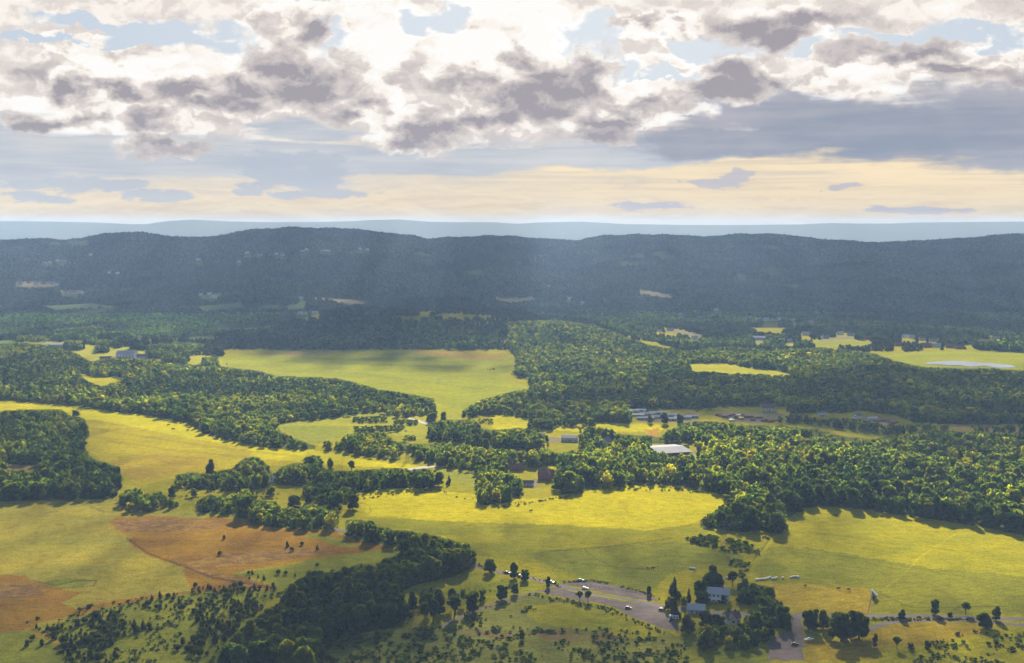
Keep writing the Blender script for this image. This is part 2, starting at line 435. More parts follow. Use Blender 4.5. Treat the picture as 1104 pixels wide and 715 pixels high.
    zone([(60, 690), (60, 675), (110, 655), (180, 642), (230, 636), (300, 636), (250, 700), (250, 725), (90, 725)], *GRN)
    # bottom centre rough ground
    zone([(345, 700), (379, 687), (434, 677), (475, 676), (510, 655), (581, 638), (600, 644), (640, 652), (660, 665), (720, 682), (740, 690), (740, 730), (340, 730)], (0.155, 0.145, 0.03), (0.085, 0.095, 0.027))
    zone([(560, 655), (600, 648), (640, 655), (690, 672), (720, 684), (690, 690), (640, 680), (580, 672)], *OLV)
    zone([(570, 681), (610, 678), (660, 683), (690, 690), (640, 692), (590, 690)], (0.17, 0.10, 0.05), (0.08, 0.08, 0.025))
    zone([(495, 678), (530, 680), (560, 684), (540, 687), (500, 684)], (0.17, 0.11, 0.07), (0.10, 0.09, 0.03))
    zone([(430, 640), (460, 630), (510, 614), (540, 622), (580, 632), (550, 645), (520, 655), (480, 668), (440, 675)], *OLV)
    zone([(736, 683), (752, 675), (800, 690), (830, 700), (830, 730), (720, 730), (722, 700)], *GRN)
    # left upper hill field
    zone([(-60, 431), (18, 433), (61, 436), (101, 441), (159, 448), (202, 457), (228, 471), (266, 479), (300, 484), (250, 480), (180, 468), (120, 455), (92, 452), (60, 444), (-60, 444)], *YEL)
    zone([(92, 452), (120, 455), (180, 468), (250, 480), (340, 485), (400, 497), (420, 500), (300, 502), (240, 506), (150, 524), (130, 505), (97, 488)], (0.28, 0.23, 0.010), (0.21, 0.17, 0.015))
    zone([(120, 498), (160, 490), (230, 494), (240, 503), (190, 508), (150, 520), (132, 512)], (0.27, 0.205, 0.018), (0.21, 0.145, 0.022))
    zone([(270, 482), (340, 486), (400, 497), (460, 503), (440, 506), (380, 502), (300, 496), (270, 492)], *YEL)
    # middle meadows
    zone([(235, 386), (290, 383), (330, 380), (380, 377), (440, 378), (500, 384), (550, 384), (556, 398), (540, 408), (573, 418), (545, 424), (520, 431), (500, 442), (478, 456), (440, 458),
          (470, 436), (443, 425), (408, 421), (381, 413), (296, 405), (235, 395)], (0.225, 0.220, 0.014), (0.160, 0.172, 0.020))
    zone([(270, 384), (330, 378), (345, 376), (380, 377), (350, 383)], (0.22, 0.15, 0.06), (0.2, 0.17, 0.04))
    zone([(430, 379), (470, 378), (548, 384), (545, 388), (500, 387)], (0.24, 0.15, 0.05), (0.22, 0.17, 0.03))
    zone([(297, 455), (371, 449), (419, 443), (470, 440), (500, 450), (470, 478), (430, 470), (371, 468), (340, 478), (318, 472)], (0.24, 0.22, 0.022), (0.17, 0.18, 0.026))
    zone([(300, 460), (376, 459), (376, 470), (340, 478), (318, 472)], (0.18, 0.18, 0.025), (0.14, 0.16, 0.026))
    zone([(460, 502), (540, 515), (520, 530), (490, 520), (470, 512)], (0.2, 0.19, 0.025), (0.14, 0.15, 0.026))
    zone([(530, 447), (549, 448), (569, 453), (600, 457), (640, 457), (713, 457), (714, 463), (709, 470), (690, 465), (655, 466), (630, 466), (600, 464), (572, 470), (530, 462)], *YEL)
    zone([(695, 464), (709, 462), (709, 471), (700, 470)], (0.30, 0.14, 0.04), (0.25, 0.16, 0.03))
    # right side fields
    zone([(760, 441), (800, 440), (845, 446), (843, 450), (800, 447), (760, 447)], *GRN)
    zone([(840, 452), (865, 452), (930, 463), (985, 468), (960, 472), (920, 468), (880, 461), (840, 458)], *GRN)
    zone([(1000, 457), (1140, 460), (1140, 469), (1040, 466)], (0.20, 0.15, 0.06), (0.15, 0.13, 0.04))
    zone(RW_HOLE, (0.27, 0.245, 0.02), (0.22, 0.21, 0.02))
    R1 = [(874, 366), (905, 363), (939, 368), (935, 375), (926, 379), (890, 376), (878, 374)]
    R2 = [(936, 380), (962, 382), (981, 380), (1006, 378), (1039, 378), (1062, 379), (1140, 382), (1140, 402), (1060, 398), (1000, 397), (985, 394), (965, 389)]
    zone(R1, (0.20, 0.195, 0.02), (0.15, 0.16, 0.022)); zone(R2, (0.215, 0.21, 0.015), (0.15, 0.165, 0.02))
    zone([(18, 366), (60, 366), (120, 372), (160, 378), (240, 384), (240, 398), (170, 392), (98, 388), (60, 372), (18, 369)], (0.27, 0.24, 0.025), (0.2, 0.2, 0.03))
    zone(L1_HOLE, *YEL)
    # worn lines and tractor tracks across the fields
    def pline(pts, w, gain):
        P = np.array(pts, float); dm = np.full(n, 1e9)
        box = (px > P[:, 0].min() - 9) & (px < P[:, 0].max() + 9) & (py > P[:, 1].min() - 9) & (py < P[:, 1].max() + 9)
        for a, b in zip(P, P[1:]):
            d = b - a; t = np.clip(((px - a[0]) * d[0] + (py - a[1]) * d[1]) / (d @ d), 0, 1)
            dm = np.minimum(dm, np.hypot(px - a[0] - t * d[0], (py - a[1] - t * d[1]) * 1.6))
        k = box & (dm < w * (0.6 + 0.8 * fbm(V[:, 0] / 12, V[:, 1] / 12, 2, 88)))
        A[k] *= gain; B[k] *= gain
    DK, LT = (0.62, 0.66, 0.9), (1.25, 1.22, 1.3)
    pline([(594, 594), (652, 590), (690, 585), (725, 580)], 1.0, DK); pline([(601, 605), (657, 611), (700, 614)], .9, DK); pline([(630, 592), (642, 602), (658, 610)], .8, DK)
    pline([(955, 634), (979, 615), (990, 602), (1010, 588), (1030, 576), (1052, 567)], 1.1, LT); pline([(949, 640), (975, 652), (985, 655), (1086, 654)], .8, DK)
    pline([(137, 580), (160, 597), (199, 611), (230, 623), (296, 634)], 1.6, (0.55, 0.5, 0.9)); pline([(139, 586), (162, 602), (197, 617), (205, 632)], 1.2, (1.2, 1.0, 1.0))
    pline([(34, 626), (60, 631), (84, 626), (104, 626), (100, 632), (60, 635)], 1.0, (0.6, 0.5, .9)); pline([(102, 641), (140, 643), (180, 642), (205, 638), (260, 636)], 1.2, (1.15, .85, 1.1)); pline([(80, 652), (100, 648), (130, 652), (150, 645)], 1.2, (1.15, .8, 1.1))
    pline([(77, 541), (96, 545), (112, 552)], 1.0, DK); pline([(390, 542), (398, 545), (400, 551), (395, 556)], .8, DK); pline([(515, 600), (560, 607), (620, 624)], 1.0, LT)
    pline([(818, 600), (828, 588), (838, 574)], 2.2, LT); pline([(812, 604), (822, 592), (832, 578)], 1.0, DK); pline([(855, 596), (930, 602), (1000, 616), (1086, 628)], 1.2, (0.82, 0.86, 1.0)); pline([(880, 575), (960, 585), (1086, 600)], 1.6, (.88, .9, 1))
    pline([(100, 462), (150, 470), (230, 482), (320, 492)], 1.4, (.8, .78, 1)); pline([(120, 476), (200, 487), (280, 494)], 1.6, (.84, .8, 1)); pline([(290, 400), (380, 402), (460, 412), (520, 420)], 1.4, (.85, .9, 1)); pline([(320, 390), (400, 393), (500, 396)], 1.6, (.8, .86, 1))
    pline([(360, 572), (373, 574), (367, 580)], 1, DK); pline([(400, 575), (440, 600), (470, 612)], .8, (.9, .9, 1))
    # pale yards and distant clearings
    for p in ([(42, 371), (82, 370), (84, 374), (60, 375)], [(104, 385), (128, 383), (160, 383), (162, 387), (128, 389)], [(572, 466), (584, 471), (604, 472), (628, 473), (628, 478), (600, 478), (584, 474)],
              [(728, 497), (731, 490), (752, 486), (752, 494), (738, 499)], [(775, 444), (845, 447), (846, 452), (815, 458), (780, 452)], [(680, 443), (752, 446), (752, 456), (690, 455)],
              [(862, 474), (890, 473), (892, 479), (866, 480)], [(562, 519), (580, 516), (582, 526), (564, 527)], [(711, 356), (725, 355), (758, 361), (756, 364), (726, 359)],
              [(808, 365), (826, 365), (826, 369), (810, 368)], [(848, 366), (856, 366), (856, 371), (848, 371)], [(884, 365), (925, 362), (925, 365), (886, 368)], [(930, 450), (946, 449), (966, 452), (966, 460), (934, 457)]):
        zone(p, *PALE)
    for p in ([(330, 322), (345, 321), (375, 323), (398, 327), (390, 330), (372, 327)], [(529, 316), (540, 322), (579, 320), (574, 325), (552, 327), (535, 324)], [(587, 306), (600, 309), (592, 311)],
              [(686, 313), (700, 314), (732, 320), (722, 322), (690, 317)], [(17, 303), (62, 304), (62, 309), (17, 310)], [(64, 313), (90, 313), (90, 318), (66, 318)]):
        zone(p, (0.20, 0.155, 0.11), (0.15, 0.125, 0.08))
    for p in ([(276, 331), (300, 328), (302, 333), (280, 334)], [(215, 330), (262, 326), (264, 331), (218, 335)], [(308, 331), (330, 324), (330, 332), (312, 335)], [(40, 330), (100, 327), (130, 331), (60, 335)],
              [(200, 316), (270, 312), (272, 321), (205, 324)], [(280, 319), (305, 318), (306, 323), (282, 323)]):
        zone(p, (0.085, 0.105, 0.04), (0.065, 0.09, 0.035))
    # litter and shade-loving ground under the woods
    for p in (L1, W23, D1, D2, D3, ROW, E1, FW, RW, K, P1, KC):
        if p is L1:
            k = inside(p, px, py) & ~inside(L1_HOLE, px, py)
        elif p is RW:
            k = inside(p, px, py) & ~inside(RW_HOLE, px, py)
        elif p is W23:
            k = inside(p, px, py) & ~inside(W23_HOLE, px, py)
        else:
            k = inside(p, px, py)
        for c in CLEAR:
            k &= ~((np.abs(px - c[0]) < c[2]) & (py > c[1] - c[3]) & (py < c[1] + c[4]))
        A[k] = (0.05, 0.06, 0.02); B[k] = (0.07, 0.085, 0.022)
    zone(W23_HOLE, (0.22, 0.15, 0.07), (0.15, 0.12, 0.05))
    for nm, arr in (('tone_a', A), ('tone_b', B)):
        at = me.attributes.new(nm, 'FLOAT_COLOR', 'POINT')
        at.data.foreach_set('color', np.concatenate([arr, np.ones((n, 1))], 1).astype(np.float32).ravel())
    m, nt, out = newmat('meadow_ground')
    L = nt.links.new
    ta = nd(nt, 'ShaderNodeAttribute', attribute_name='tone_a'); tb = nd(nt, 'ShaderNodeAttribute', attribute_name='tone_b')
    geo = nd(nt, 'ShaderNodeNewGeometry')
    def noise(scale, detail, rough=0.55, sx=1.0, sy=1.0, dist=0.0):
        mp = nd(nt, 'ShaderNodeMapping'); mp.inputs['Scale'].default_value = (sx, sy, 1)
        L(geo.outputs['Position'], mp.inputs['Vector'])
        z = nd(nt, 'ShaderNodeTexNoise'); z.inputs['Scale'].default_value = scale; z.inputs['Detail'].default_value = detail
        z.inputs['Roughness'].default_value = rough; z.inputs['Distortion'].default_value = dist
        L(mp.outputs[0], z.inputs['Vector']); return z.outputs['Fac']
    def rng(v, a, b, c, d):
        r = nd(nt, 'ShaderNodeMapRange'); r.inputs[1].default_value = a; r.inputs[2].default_value = b; r.inputs[3].default_value = c; r.inputs[4].default_value = d
        L(v, r.inputs[0]); return r.outputs[0]
    def mth(op, a, b):
        q = nd(nt, 'ShaderNodeMath', operation=op)
        for i, v in enumerate((a, b)):
            if isinstance(v, (int, float)): q.inputs[i].default_value = v
            else: L(v, q.inputs[i])
        return q.outputs[0]
    n1 = noise(1 / 55.0, 6, 0.62, 0.7, 1.0, 0.6)
    n2 = noise(1 / 7.0, 5, 0.65, 0.8, 0.9, 0.3)
    n3 = noise(1 / 1.6, 3, 0.6)
    fac = rng(mth('ADD', mth('MULTIPLY', n1, 0.62), mth('MULTIPLY', n2, 0.38)), 0.40, 0.60, 0, 1)
    mx = nd(nt, 'ShaderNodeMix', data_type='RGBA'); L(fac, mx.inputs['Factor']); L(ta.outputs['Color'], mx.inputs['A']); L(tb.outputs['Color'], mx.inputs['B'])
    wv = nd(nt, 'ShaderNodeTexWave', wave_type='BANDS'); wv.inputs['Scale'].default_value = 0.055; wv.inputs['Distortion'].default_value = 3.5; wv.inputs['Detail'].default_value = 2; wv.inputs['Detail Scale'].default_value = 0.3
    mpw = nd(nt, 'ShaderNodeMapping'); mpw.inputs['Rotation'].default_value = (0, 0, 1.15); L(geo.outputs['Position'], mpw.inputs['Vector']); L(mpw.outputs[0], wv.inputs['Vector'])
    g = mth('MULTIPLY', rng(n2, 0.3, 0.7, 0.60, 1.24), rng(n3, 0.25, 0.75, 0.55, 1.42))
    g = mth('MULTIPLY', g, rng(wv.outputs['Fac'], 0, 1, 0.94, 1.04))
    tuft = rng(noise(1 / 3.2, 2, 0.5), 0.66, 0.74, 1.0, 0.42)
    g = mth('MULTIPLY', g, tuft)
    vs = nd(nt, 'ShaderNodeVectorMath', operation='SCALE'); L(mx.outputs['Result'], vs.inputs[0]); L(g, vs.inputs['Scale'])
    df = nd(nt, 'ShaderNodeBsdfPrincipled'); df.inputs['Roughness'].default_value = 1.0; df.inputs['Specular IOR Level'].default_value = 0.0
    gr = nd(nt, 'ShaderNodeVectorMath', operation='MULTIPLY'); L(vs.outputs[0], gr.inputs[0]); gr.inputs[1].default_value = (0.95, 0.97, 0.8); vs = gr
    L(vs.outputs[0], df.inputs['Base Color'])
    df.inputs['Sheen Weight'].default_value = 0.09; df.inputs['Sheen Roughness'].default_value = 0.45
    sc3 = nd(nt, 'ShaderNodeVectorMath', operation='MULTIPLY'); L(vs.outputs[0], sc3.inputs[0]); sc3.inputs[1].default_value = (2.9, 2.6, .8)
    L(sc3.outputs[0], df.inputs['Sheen Tint'])
    bp = nd(nt, 'ShaderNodeBump'); bp.inputs['Distance'].default_value = 1.2; bp.inputs['Strength'].default_value = 0.55
    L(mth('ADD', mth('MULTIPLY', n2, 1.0), mth('MULTIPLY', n3, 0.25)), bp.inputs['Height']); L(bp.outputs['Normal'], df.inputs['Normal'])
    L(df.outputs[0], out.inputs['Surface'])
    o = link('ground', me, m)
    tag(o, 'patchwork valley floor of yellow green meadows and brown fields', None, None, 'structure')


build_ground()


def sheet(name, pts_px, z, mat, label, parent=None):
    xs, ys = zip(*pts_px)
    X, Y = p2g_flat(xs, ys)
    P = np.stack([np.r_[X, X[0]], np.r_[Y, Y[0]]], 1)
    seg = np.r_[0, np.cumsum(np.hypot(*np.diff(P, axis=0).T))]
    t = np.arange(0, seg[-1], 1.2 if seg[-1] < 900 else 6.0)
    X = np.interp(t, seg, P[:, 0]) + (fbm(t / 5, t * 0 + 3, 4, 91) - .5) * 5; Y = np.interp(t, seg, P[:, 1]) + (fbm(t / 7, t * 0 + 9, 4, 92) - .5) * 7
    bm = bmesh.new()
    vs = [bm.verts.new((x, y, z)) for x, y in zip(X, Y)]
    f = bm.faces.new(vs)
    if f.normal.z < 0 or True:
        bm.normal_update()
        if f.normal.z < 0: f.normal_flip()
    bmesh.ops.triangulate(bm, faces=bm.faces)
    me = bpy.data.meshes.new(name); bm.to_mesh(me); bm.free()
    o = link(name, me, mat)
    return tag(o, label, None, None, 'structure')


def strip(name, pts_px, width, z, mat, label, jitter=0.0):
    xs, ys = zip(*pts_px)
    X, Y = p2g_flat(xs, ys)
    P = np.stack([X, Y], 1)
    seg = np.r_[0, np.cumsum(np.hypot(*np.diff(P, axis=0).T))]
    t = np.linspace(0, seg[-1], max(8, int(seg[-1] / 6)))
    Q = np.stack([np.interp(t, seg, P[:, 0]), np.interp(t, seg, P[:, 1])], 1)
    for _ in range(3):
        Q[1:-1] = (Q[:-2] + Q[1:-1] * 2 + Q[2:]) / 4
    T = np.gradient(Q, axis=0); T /= np.hypot(T[:, 0], T[:, 1])[:, None]
    N = np.stack([-T[:, 1], T[:, 0]], 1)
    w = width / 2 * (1 + jitter * (fbm(t / 15, t * 0, 3, 8) - 0.5))[:, None]
    A = Q + N * w; B = Q - N * w
    V = np.concatenate([np.c_[A, np.full(len(A), z)], np.c_[B, np.full(len(B), z)]])
    n = len(A); i = np.arange(n - 1)
    o = link(name, np_mesh(name, V, np.stack([i, i + n, i + n + 1, i + 1], 1)[:, ::-1]), mat)
    return tag(o, label, None, None, 'structure')


strip('road', [(330, 560), (350, 567), (366, 572.5), (400, 577), (440, 582.5), (475, 590), (500, 602), (512, 610), (530, 615), (552, 619.5), (580, 625), (600, 631), (625, 638), (655, 643.5), (690, 649), (716, 654), (748, 659.5), (778, 661.5), (810, 662.5), (852, 664), (900, 664.2), (980, 664.3), (1040, 665.5), (1120, 668)],
      6.2, 0.05, M_ASPHALT, 'narrow grey country road past the gravel lot and farmhouse', .12)
strip('lane', [(936, 679), (948, 673.5), (965, 670), (1000, 668.6), (1050, 668.8), (1075, 672), (1130, 676)], 5.0, 0.04, M_ASPHALT, 'curving side lane below the main road at bottom right')
strip('farm_track', [(474, 676), (490, 668), (510, 659), (534, 651), (556, 644), (581, 637.5)], 4.0, 0.03, M_DIRT, 'dirt track climbing diagonally to the gravel lot', 0.5)
strip('valley_lane', [(440, 506.5), (450, 504.6), (466, 503), (480, 502.8)], 9.0, 0.05, M_PALEGRAVEL, 'pale lane glimpsed between the hedgerows', 0.3)
strip('meadow_track', [(440, 451), (449, 453), (458, 456.5), (466, 458.5)], 7.0, 0.04, M_PALEGRAVEL, 'pale track at the edge of the lit meadow', 0.4)
sheet('gravel_lot', [(581.5, 636.5), (590, 634.2), (603, 633.6), (618, 637.5), (640, 643), (668, 648), (692, 651.5), (714, 652), (718, 656), (716, 664), (724, 668), (735, 677), (733, 681), (718, 678.5), (700, 672), (684, 666), (672, 660), (660, 652.5), (640, 649), (619, 646.4), (603, 643)],
      0.02, M_GRAVEL, 'brown grey gravel lot below the road with parked cars')
sheet('gravel_apron', [(602, 630), (610, 628.5), (624, 626), (640, 627), (657, 631), (676, 635), (695, 639.4), (711, 647.5), (695, 647), (677, 643.5), (650, 638.5), (628, 634)],
      0.02, M_GRAVEL, 'second gravel strip above the road beside the big field')
sheet('gravel_yard', [(852, 661.5), (864, 661.5), (866, 680), (867, 697), (867, 712), (826, 712), (831, 693), (842, 684), (848, 678), (853, 670)], 0.02, M_GRAVEL, 'wide gravel driveway meeting the road at the bottom edge')
strip('grass_verge', [(612, 636.2), (630, 640), (648, 643), (664, 646), (676, 648.3)], 2.6, 0.07, plain('verge_grass', (0.17, 0.16, 0.03), 0.95, 0.3, 0.4), 'thin grass verge between road and gravel lot', 0.8)
M_WATER = plain('pond_water', (0.20, 0.22, 0.23), 0.12, 0.1, 0.02)
sheet('pond', [(997, 391.5), (1010, 390), (1031, 389.3), (1053, 390.8), (1073, 392.3), (1090, 394), (1096, 396.5), (1077, 397), (1060, 394.6), (1046, 395.8), (1034, 394), (1024, 394.3), (1010, 393), (1000, 393)], 0.5, M_WATER, 'long pale pond shining at the right edge')

# ------------------------------------------------------------------ trees
def ico(sub):
    bm = bmesh.new(); bmesh.ops.create_icosphere(bm, subdivisions=sub, radius=1.0)
    V = np.array([v.co[:] for v in bm.verts]); T = np.array([[v.index for v in f.verts] for f in bm.faces]); bm.free()
    return V, T


ICO1, ICO2, ICO3 = ico(1), ico(2), ico(3)


def lobes_for(rng, kind, n):
    """lobe centres and radii of a crown in a unit box: x,y in -1..1 (half width), z in 0..1 (height)"""
    C = []; Rr = []
    if kind == 'cone':
        for i in range(n):
            z = 0.10 + 0.85 * (i / (n - 1)); w = (1 - z) * 0.8 + 0.06
            a = rng.random() * 6.28; d = w * 0.30
            C.append((math.cos(a) * d, math.sin(a) * d, z)); Rr.append(w * 0.75)
        return np.array(C), np.array(Rr)
    z0 = {'broad': 0.13, 'tall': 0.10, 'ragged': 0.28, 'bush': 0.10}[kind]
    C.append((0, 0, 0.52 if kind != 'bush' else 0.45)); Rr.append({'broad': .62, 'tall': .60, 'ragged': .40, 'bush': .7}[kind])
    if kind in ('broad', 'tall'):
        for i in range(6):
            a = 6.28 * i / 6 + rng.random(); d = rng.uniform(.40, .62) * (1 if kind == 'broad' else .8)
            C.append((math.cos(a) * d, math.sin(a) * d, rng.uniform(.13, .26))); Rr.append(rng.uniform(.26, .36))
    while len(C) < n:
        p = rng.normal(size=3); p /= np.linalg.norm(p)
        p *= rng.uniform(0.35, 0.95)
        zc = 0.5 * (1 + z0) - 0.02; zh = 0.5 * (1 - z0) * 0.80
        prof = 0.72 if kind != 'tall' else 0.62
        c = (p[0] * prof, p[1] * prof, zc + p[2] * zh)
        if kind == 'broad' and c[2] < 0.30 and rng.random() < 0.25: continue
        C.append(c); Rr.append(rng.uniform(0.24, 0.42) * (0.8 if kind == 'ragged' else 1))
    return np.array(C), np.array(Rr)


def crown_geo(seed, kind, W, H, nl, leaves, leaf, sub, core):
    """crown of W metres wide and H tall: a lumpy inner mass per bough plus leaf sprays over it -> V, quads, tris"""
    rng = np.random.default_rng(seed)
    C, Rr = lobes_for(rng, kind, nl)
    S = np.array([W / 2, W / 2, H])
    Cw = C * S; Rw = Rr * W / 2
    zs = 0.85 if kind != 'tall' else 1.15
    if kind == 'cone': zs = 1.5
    Vs = []; Ts = []; off = 0
    if core > 0:
        bV, bT = (ICO1, ICO2, ICO3)[sub]
        for c, r in zip(Cw, Rw):
            jit = 1 + (rng.random(len(bV))[:, None] - 0.5) * 0.5
            v = bV * jit * r * core
            v[:, 2] *= zs
            Vs.append(v + c); Ts.append(bT + off); off += len(v)
    Q = np.zeros((0, 4), int)
    if leaves:
        w = Rw ** 2; w /= w.sum()
        k = rng.choice(len(Cw), leaves * 3, p=w)
        d = rng.normal(size=(leaves * 3, 3)); d[:, 2] += 0.25
        d /= np.linalg.norm(d, axis=1)[:, None]
        rad = Rw[k] * rng.uniform(0.80, 1.10, leaves * 3)
        P = Cw[k] + d * rad[:, None] * np.array([1, 1, zs])
        ok = P[:, 2] > H * 0.03
        for c, r in zip(Cw, Rw):
            q = (P - c) / np.array([1, 1, zs])
            ok &= (np.linalg.norm(q, axis=1) > r * 0.78)
        sel = np.nonzero(ok)[0][:leaves]
        P = P[sel]; d = d[sel]; m = len(P)
        nrm = d + rng.normal(size=(m, 3)) * 0.42; nrm /= np.linalg.norm(nrm, axis=1)[:, None]
        t = np.cross(nrm, rng.normal(size=(m, 3))); t /= np.linalg.norm(t, axis=1)[:, None]
        b = np.cross(nrm, t)
        s = leaf * rng.uniform(0.55, 1.35, m)[:, None]
        asp = rng.uniform(0.6, 1.0, m)[:, None]
        v = np.stack([P - t * s, P - b * s * asp, P + t * s * 1.05, P + b * s * asp], 1).reshape(-1, 3)
        Q = np.arange(m * 4).reshape(-1, 4) + off
        Vs.append(v)
    return np.concatenate(Vs), Q, (np.concatenate(Ts) if Ts else np.zeros((0, 3), int))


def trunk_geo(seed, H, r, zfork, spread, limbs):
    rng = random.Random(seed)
    mb = MB()
    lean = (rng.uniform(-.04, .04) * H, rng.uniform(-.04, .04) * H)
    top = (lean[0], lean[1], H * 0.72); fork = (lean[0] * .4, lean[1] * .4, zfork)
    mb.bar((0, 0, -0.6), (0, 0, 0.5), r * 1.5, r * 1.1, 8)
    mb.bar((0, 0, 0.5), fork, r * 1.1, r * 0.8, 8)
    mb.bar(fork, top, r * 0.78, r * 0.2, 7)
    for i in range(limbs):
        a = 6.28 * i / limbs + rng.uniform(-.5, .5)
        z0 = zfork * rng.uniform(0.9, 1.4)
        e = (math.cos(a) * spread * rng.uniform(.6, 1), math.sin(a) * spread * rng.uniform(.6, 1), z0 + H * rng.uniform(.2, .38))
        s = (fork[0], fork[1], min(z0, H * .6))
        mb.bar(s, e, r * 0.45, r * 0.12, 6)
        mb.bar(((s[0] + e[0]) / 2, (s[1] + e[1]) / 2, (s[2] + e[2]) / 2), (e[0] * .7 + rng.uniform(-1, 1) * spread * .4, e[1] * .7 + rng.uniform(-1, 1) * spread * .4, e[2] + H * .1), r * .25, r * .06, 5)
    me = bpy.data.meshes.new('trunk'); me.from_pydata(mb.v, [], mb.f); me.materials.append(M_BARK)
    return me


PROTO = []      # near trees: (kind, W, H, crown mesh, trunk mesh)
for i, (kind, W, H, nl, lv, lf) in enumerate([('broad', 15, 18, 17, 2600, .62), ('broad', 16, 17, 20, 2700, .62), ('broad', 13, 17, 15, 2400, .58), ('broad', 17, 19, 22, 2900, .66), ('broad', 12, 15, 14, 2200, .55),
                                              ('tall', 9.5, 18, 14, 2100, .55), ('tall', 10.5, 20, 15, 2200, .58), ('ragged', 12, 17, 12, 1500, .6), ('cone', 8.5, 18, 9, 1900, .5), ('bush', 10, 8, 12, 1700, .5)]):
    V, Q, T = crown_geo(100 + i, kind, W, H, nl, lv, lf, 1, 0.84 if kind != 'ragged' else 0.7)
    cm = np_mesh('crown', V, Q, T); cm.materials.append(M_LEAF)
    tm = trunk_geo(200 + i, H, {'broad': .42, 'tall': .32, 'ragged': .34, 'cone': .3, 'bush': .22}[kind], H * (.2 if kind not in ('bush', 'cone') else .1), W * .32, 6 if kind != 'cone' else 3)
    PROTO.append((kind, W, H, cm, tm))
KIND_IDX = {}
for i, p in enumerate(PROTO): KIND_IDX.setdefault(p[0], []).append(i)

TINTS = np.array([(0.028, 0.048, 0.012), (0.036, 0.056, 0.012), (0.046, 0.063, 0.011), (0.022, 0.041, 0.013), (0.056, 0.068, 0.011)])


class T:
    __slots__ = ('X', 'Y', 'Z', 'H', 'W', 'kind', 'tint', 'stand', 'forced', 'label', 'group', 'px', 'py')


TREES = []


def add_tree(X, Y, Z, H, W, kind, tint, stand=None, label=None, group=None, forced=False, px=0, py=0):
    t = T(); t.X, t.Y, t.Z, t.H, t.W, t.kind, t.tint, t.stand, t.label, t.group, t.forced, t.px, t.py = X, Y, Z, H, W, kind, tint, stand, label, group, forced, px, py
    TREES.append(t)


def tint_for(rng, light=0.0):
    a = TINTS[rng.integers(len(TINTS))] * rng.uniform(0.8, 1.25)
    q = rng.random()
    if q < 0.08 + light: a = a * np.array([1.65, 1.45, 1.2])
    elif q < 0.24 + light: a = a * np.array([0.60, 0.72, 1.0])
    elif q < 0.30 + light: a = a * np.array([1.25, 1.25, 2.2])
    return tuple(a * (1 + 0.8 * light))


def cleared(px, py):
    for c in CLEAR:
        if abs(px - c[0]) < c[2] and -c[3] < py - c[1] < c[4]: return True
    return False


def stand_trees(name, polys, space, hr, wr, kinds, light=0.0, holes=(), seed=1, gap=0.0):
    """fills an outlined wood with trees whose foot and top both lie inside the outline"""
    rng = np.random.default_rng(seed)
    n0 = len(TREES)
    for poly in polys:
        P = np.array(poly, float)
        gx, gy = p2g_flat([P[:, 0].min(), P[:, 0].max(), P[:, 0].min(), P[:, 0].max()], [P[:, 1].max()] * 2 + [max(P[:, 1].min(), 335)] * 2)
        ys = np.arange(gy.min() - 5, gy.max() + 5, space * 0.87)
        xs = np.arange(gx.min() - 5, gx.max() + 5, space)
        GX, GY = np.meshgrid(xs, ys)
        GX = GX + (np.arange(len(ys)) % 2)[:, None] * space / 2 + (rng.random(GX.shape) - .5) * space * .75
        GY = GY + (rng.random(GX.shape) - .5) * space * .75
        GX = GX.ravel(); GY = GY.ravel()
        GZ = hgt(GX, GY)
        px, py = project(GX, GY, GZ)
        k = inside(P, px, py)
        for h in holes:
            k &= ~inside(h, px, py)
        if gap:
            k &= fbm(GX / 40, GY / 40, 2, seed) > gap
        for c in CLEAR:
            k &= ~((np.abs(px - c[0]) < c[2]) & (py - c[1] > -c[3]) & (py - c[1] < c[4]))
        I = np.nonzero(k)[0]
        if not len(I): continue
        sc_ = F * CP / GY[I]
        Hh = hr[0] + (hr[1] - hr[0]) * np.clip(rng.beta(1.6, 1.6, len(I)) * .8 + (fbm(GX[I] / 45, GY[I] / 45, 2, seed + 3) - .5) * 1.1 + .1, -.15, 1.15)
        drift = sstep(.32, .68, fbm(GX[I] / 90, GY[I] / 110, 3, seed + 11))
        q = np.linspace(0.15, 1, 8)[:, None] * (Hh * sc_)[None, :]
        ins = inside(P, np.broadcast_to(px[I], q.shape), py[I] - q)
        for h in holes: ins &= ~inside(h, np.broadcast_to(px[I], q.shape), py[I] - q * .7)
        allin = ins.all(0); m = np.argmin(ins, 0)
        Hm = np.where(allin, Hh, Hh * (0.15 + 0.85 * m / 7))
        for j, i in enumerate(I):
            if Hm[j] < hr[0] * 0.45: continue
            H = min(Hh[j], Hm[j] * 1.08)
            add_tree(GX[i], GY[i], GZ[i], H, H * rng.uniform(*wr), kinds[rng.integers(len(kinds))], tuple(np.array(tint_for(rng, light)) * (np.array([.62, .70, .95]) + np.array([.85, .65, .1]) * drift[j])), name, px=px[i], py=py[i])
    return len(TREES) - n0


def tree_at(px, ybase, ytop, wpx, kind, label, tint=None, group=None):
    """one tree by its foot, top and width in the photograph"""
    X, Y, Z = p2g(px, ybase)
    s = F * CP / Y
    rng = np.random.default_rng(int(px * 7 + ybase))
    add_tree(X, Y, Z, (ybase - ytop) / s, wpx / (F / Y), kind, tint or tint_for(rng), None, label, group, True, px, ybase)


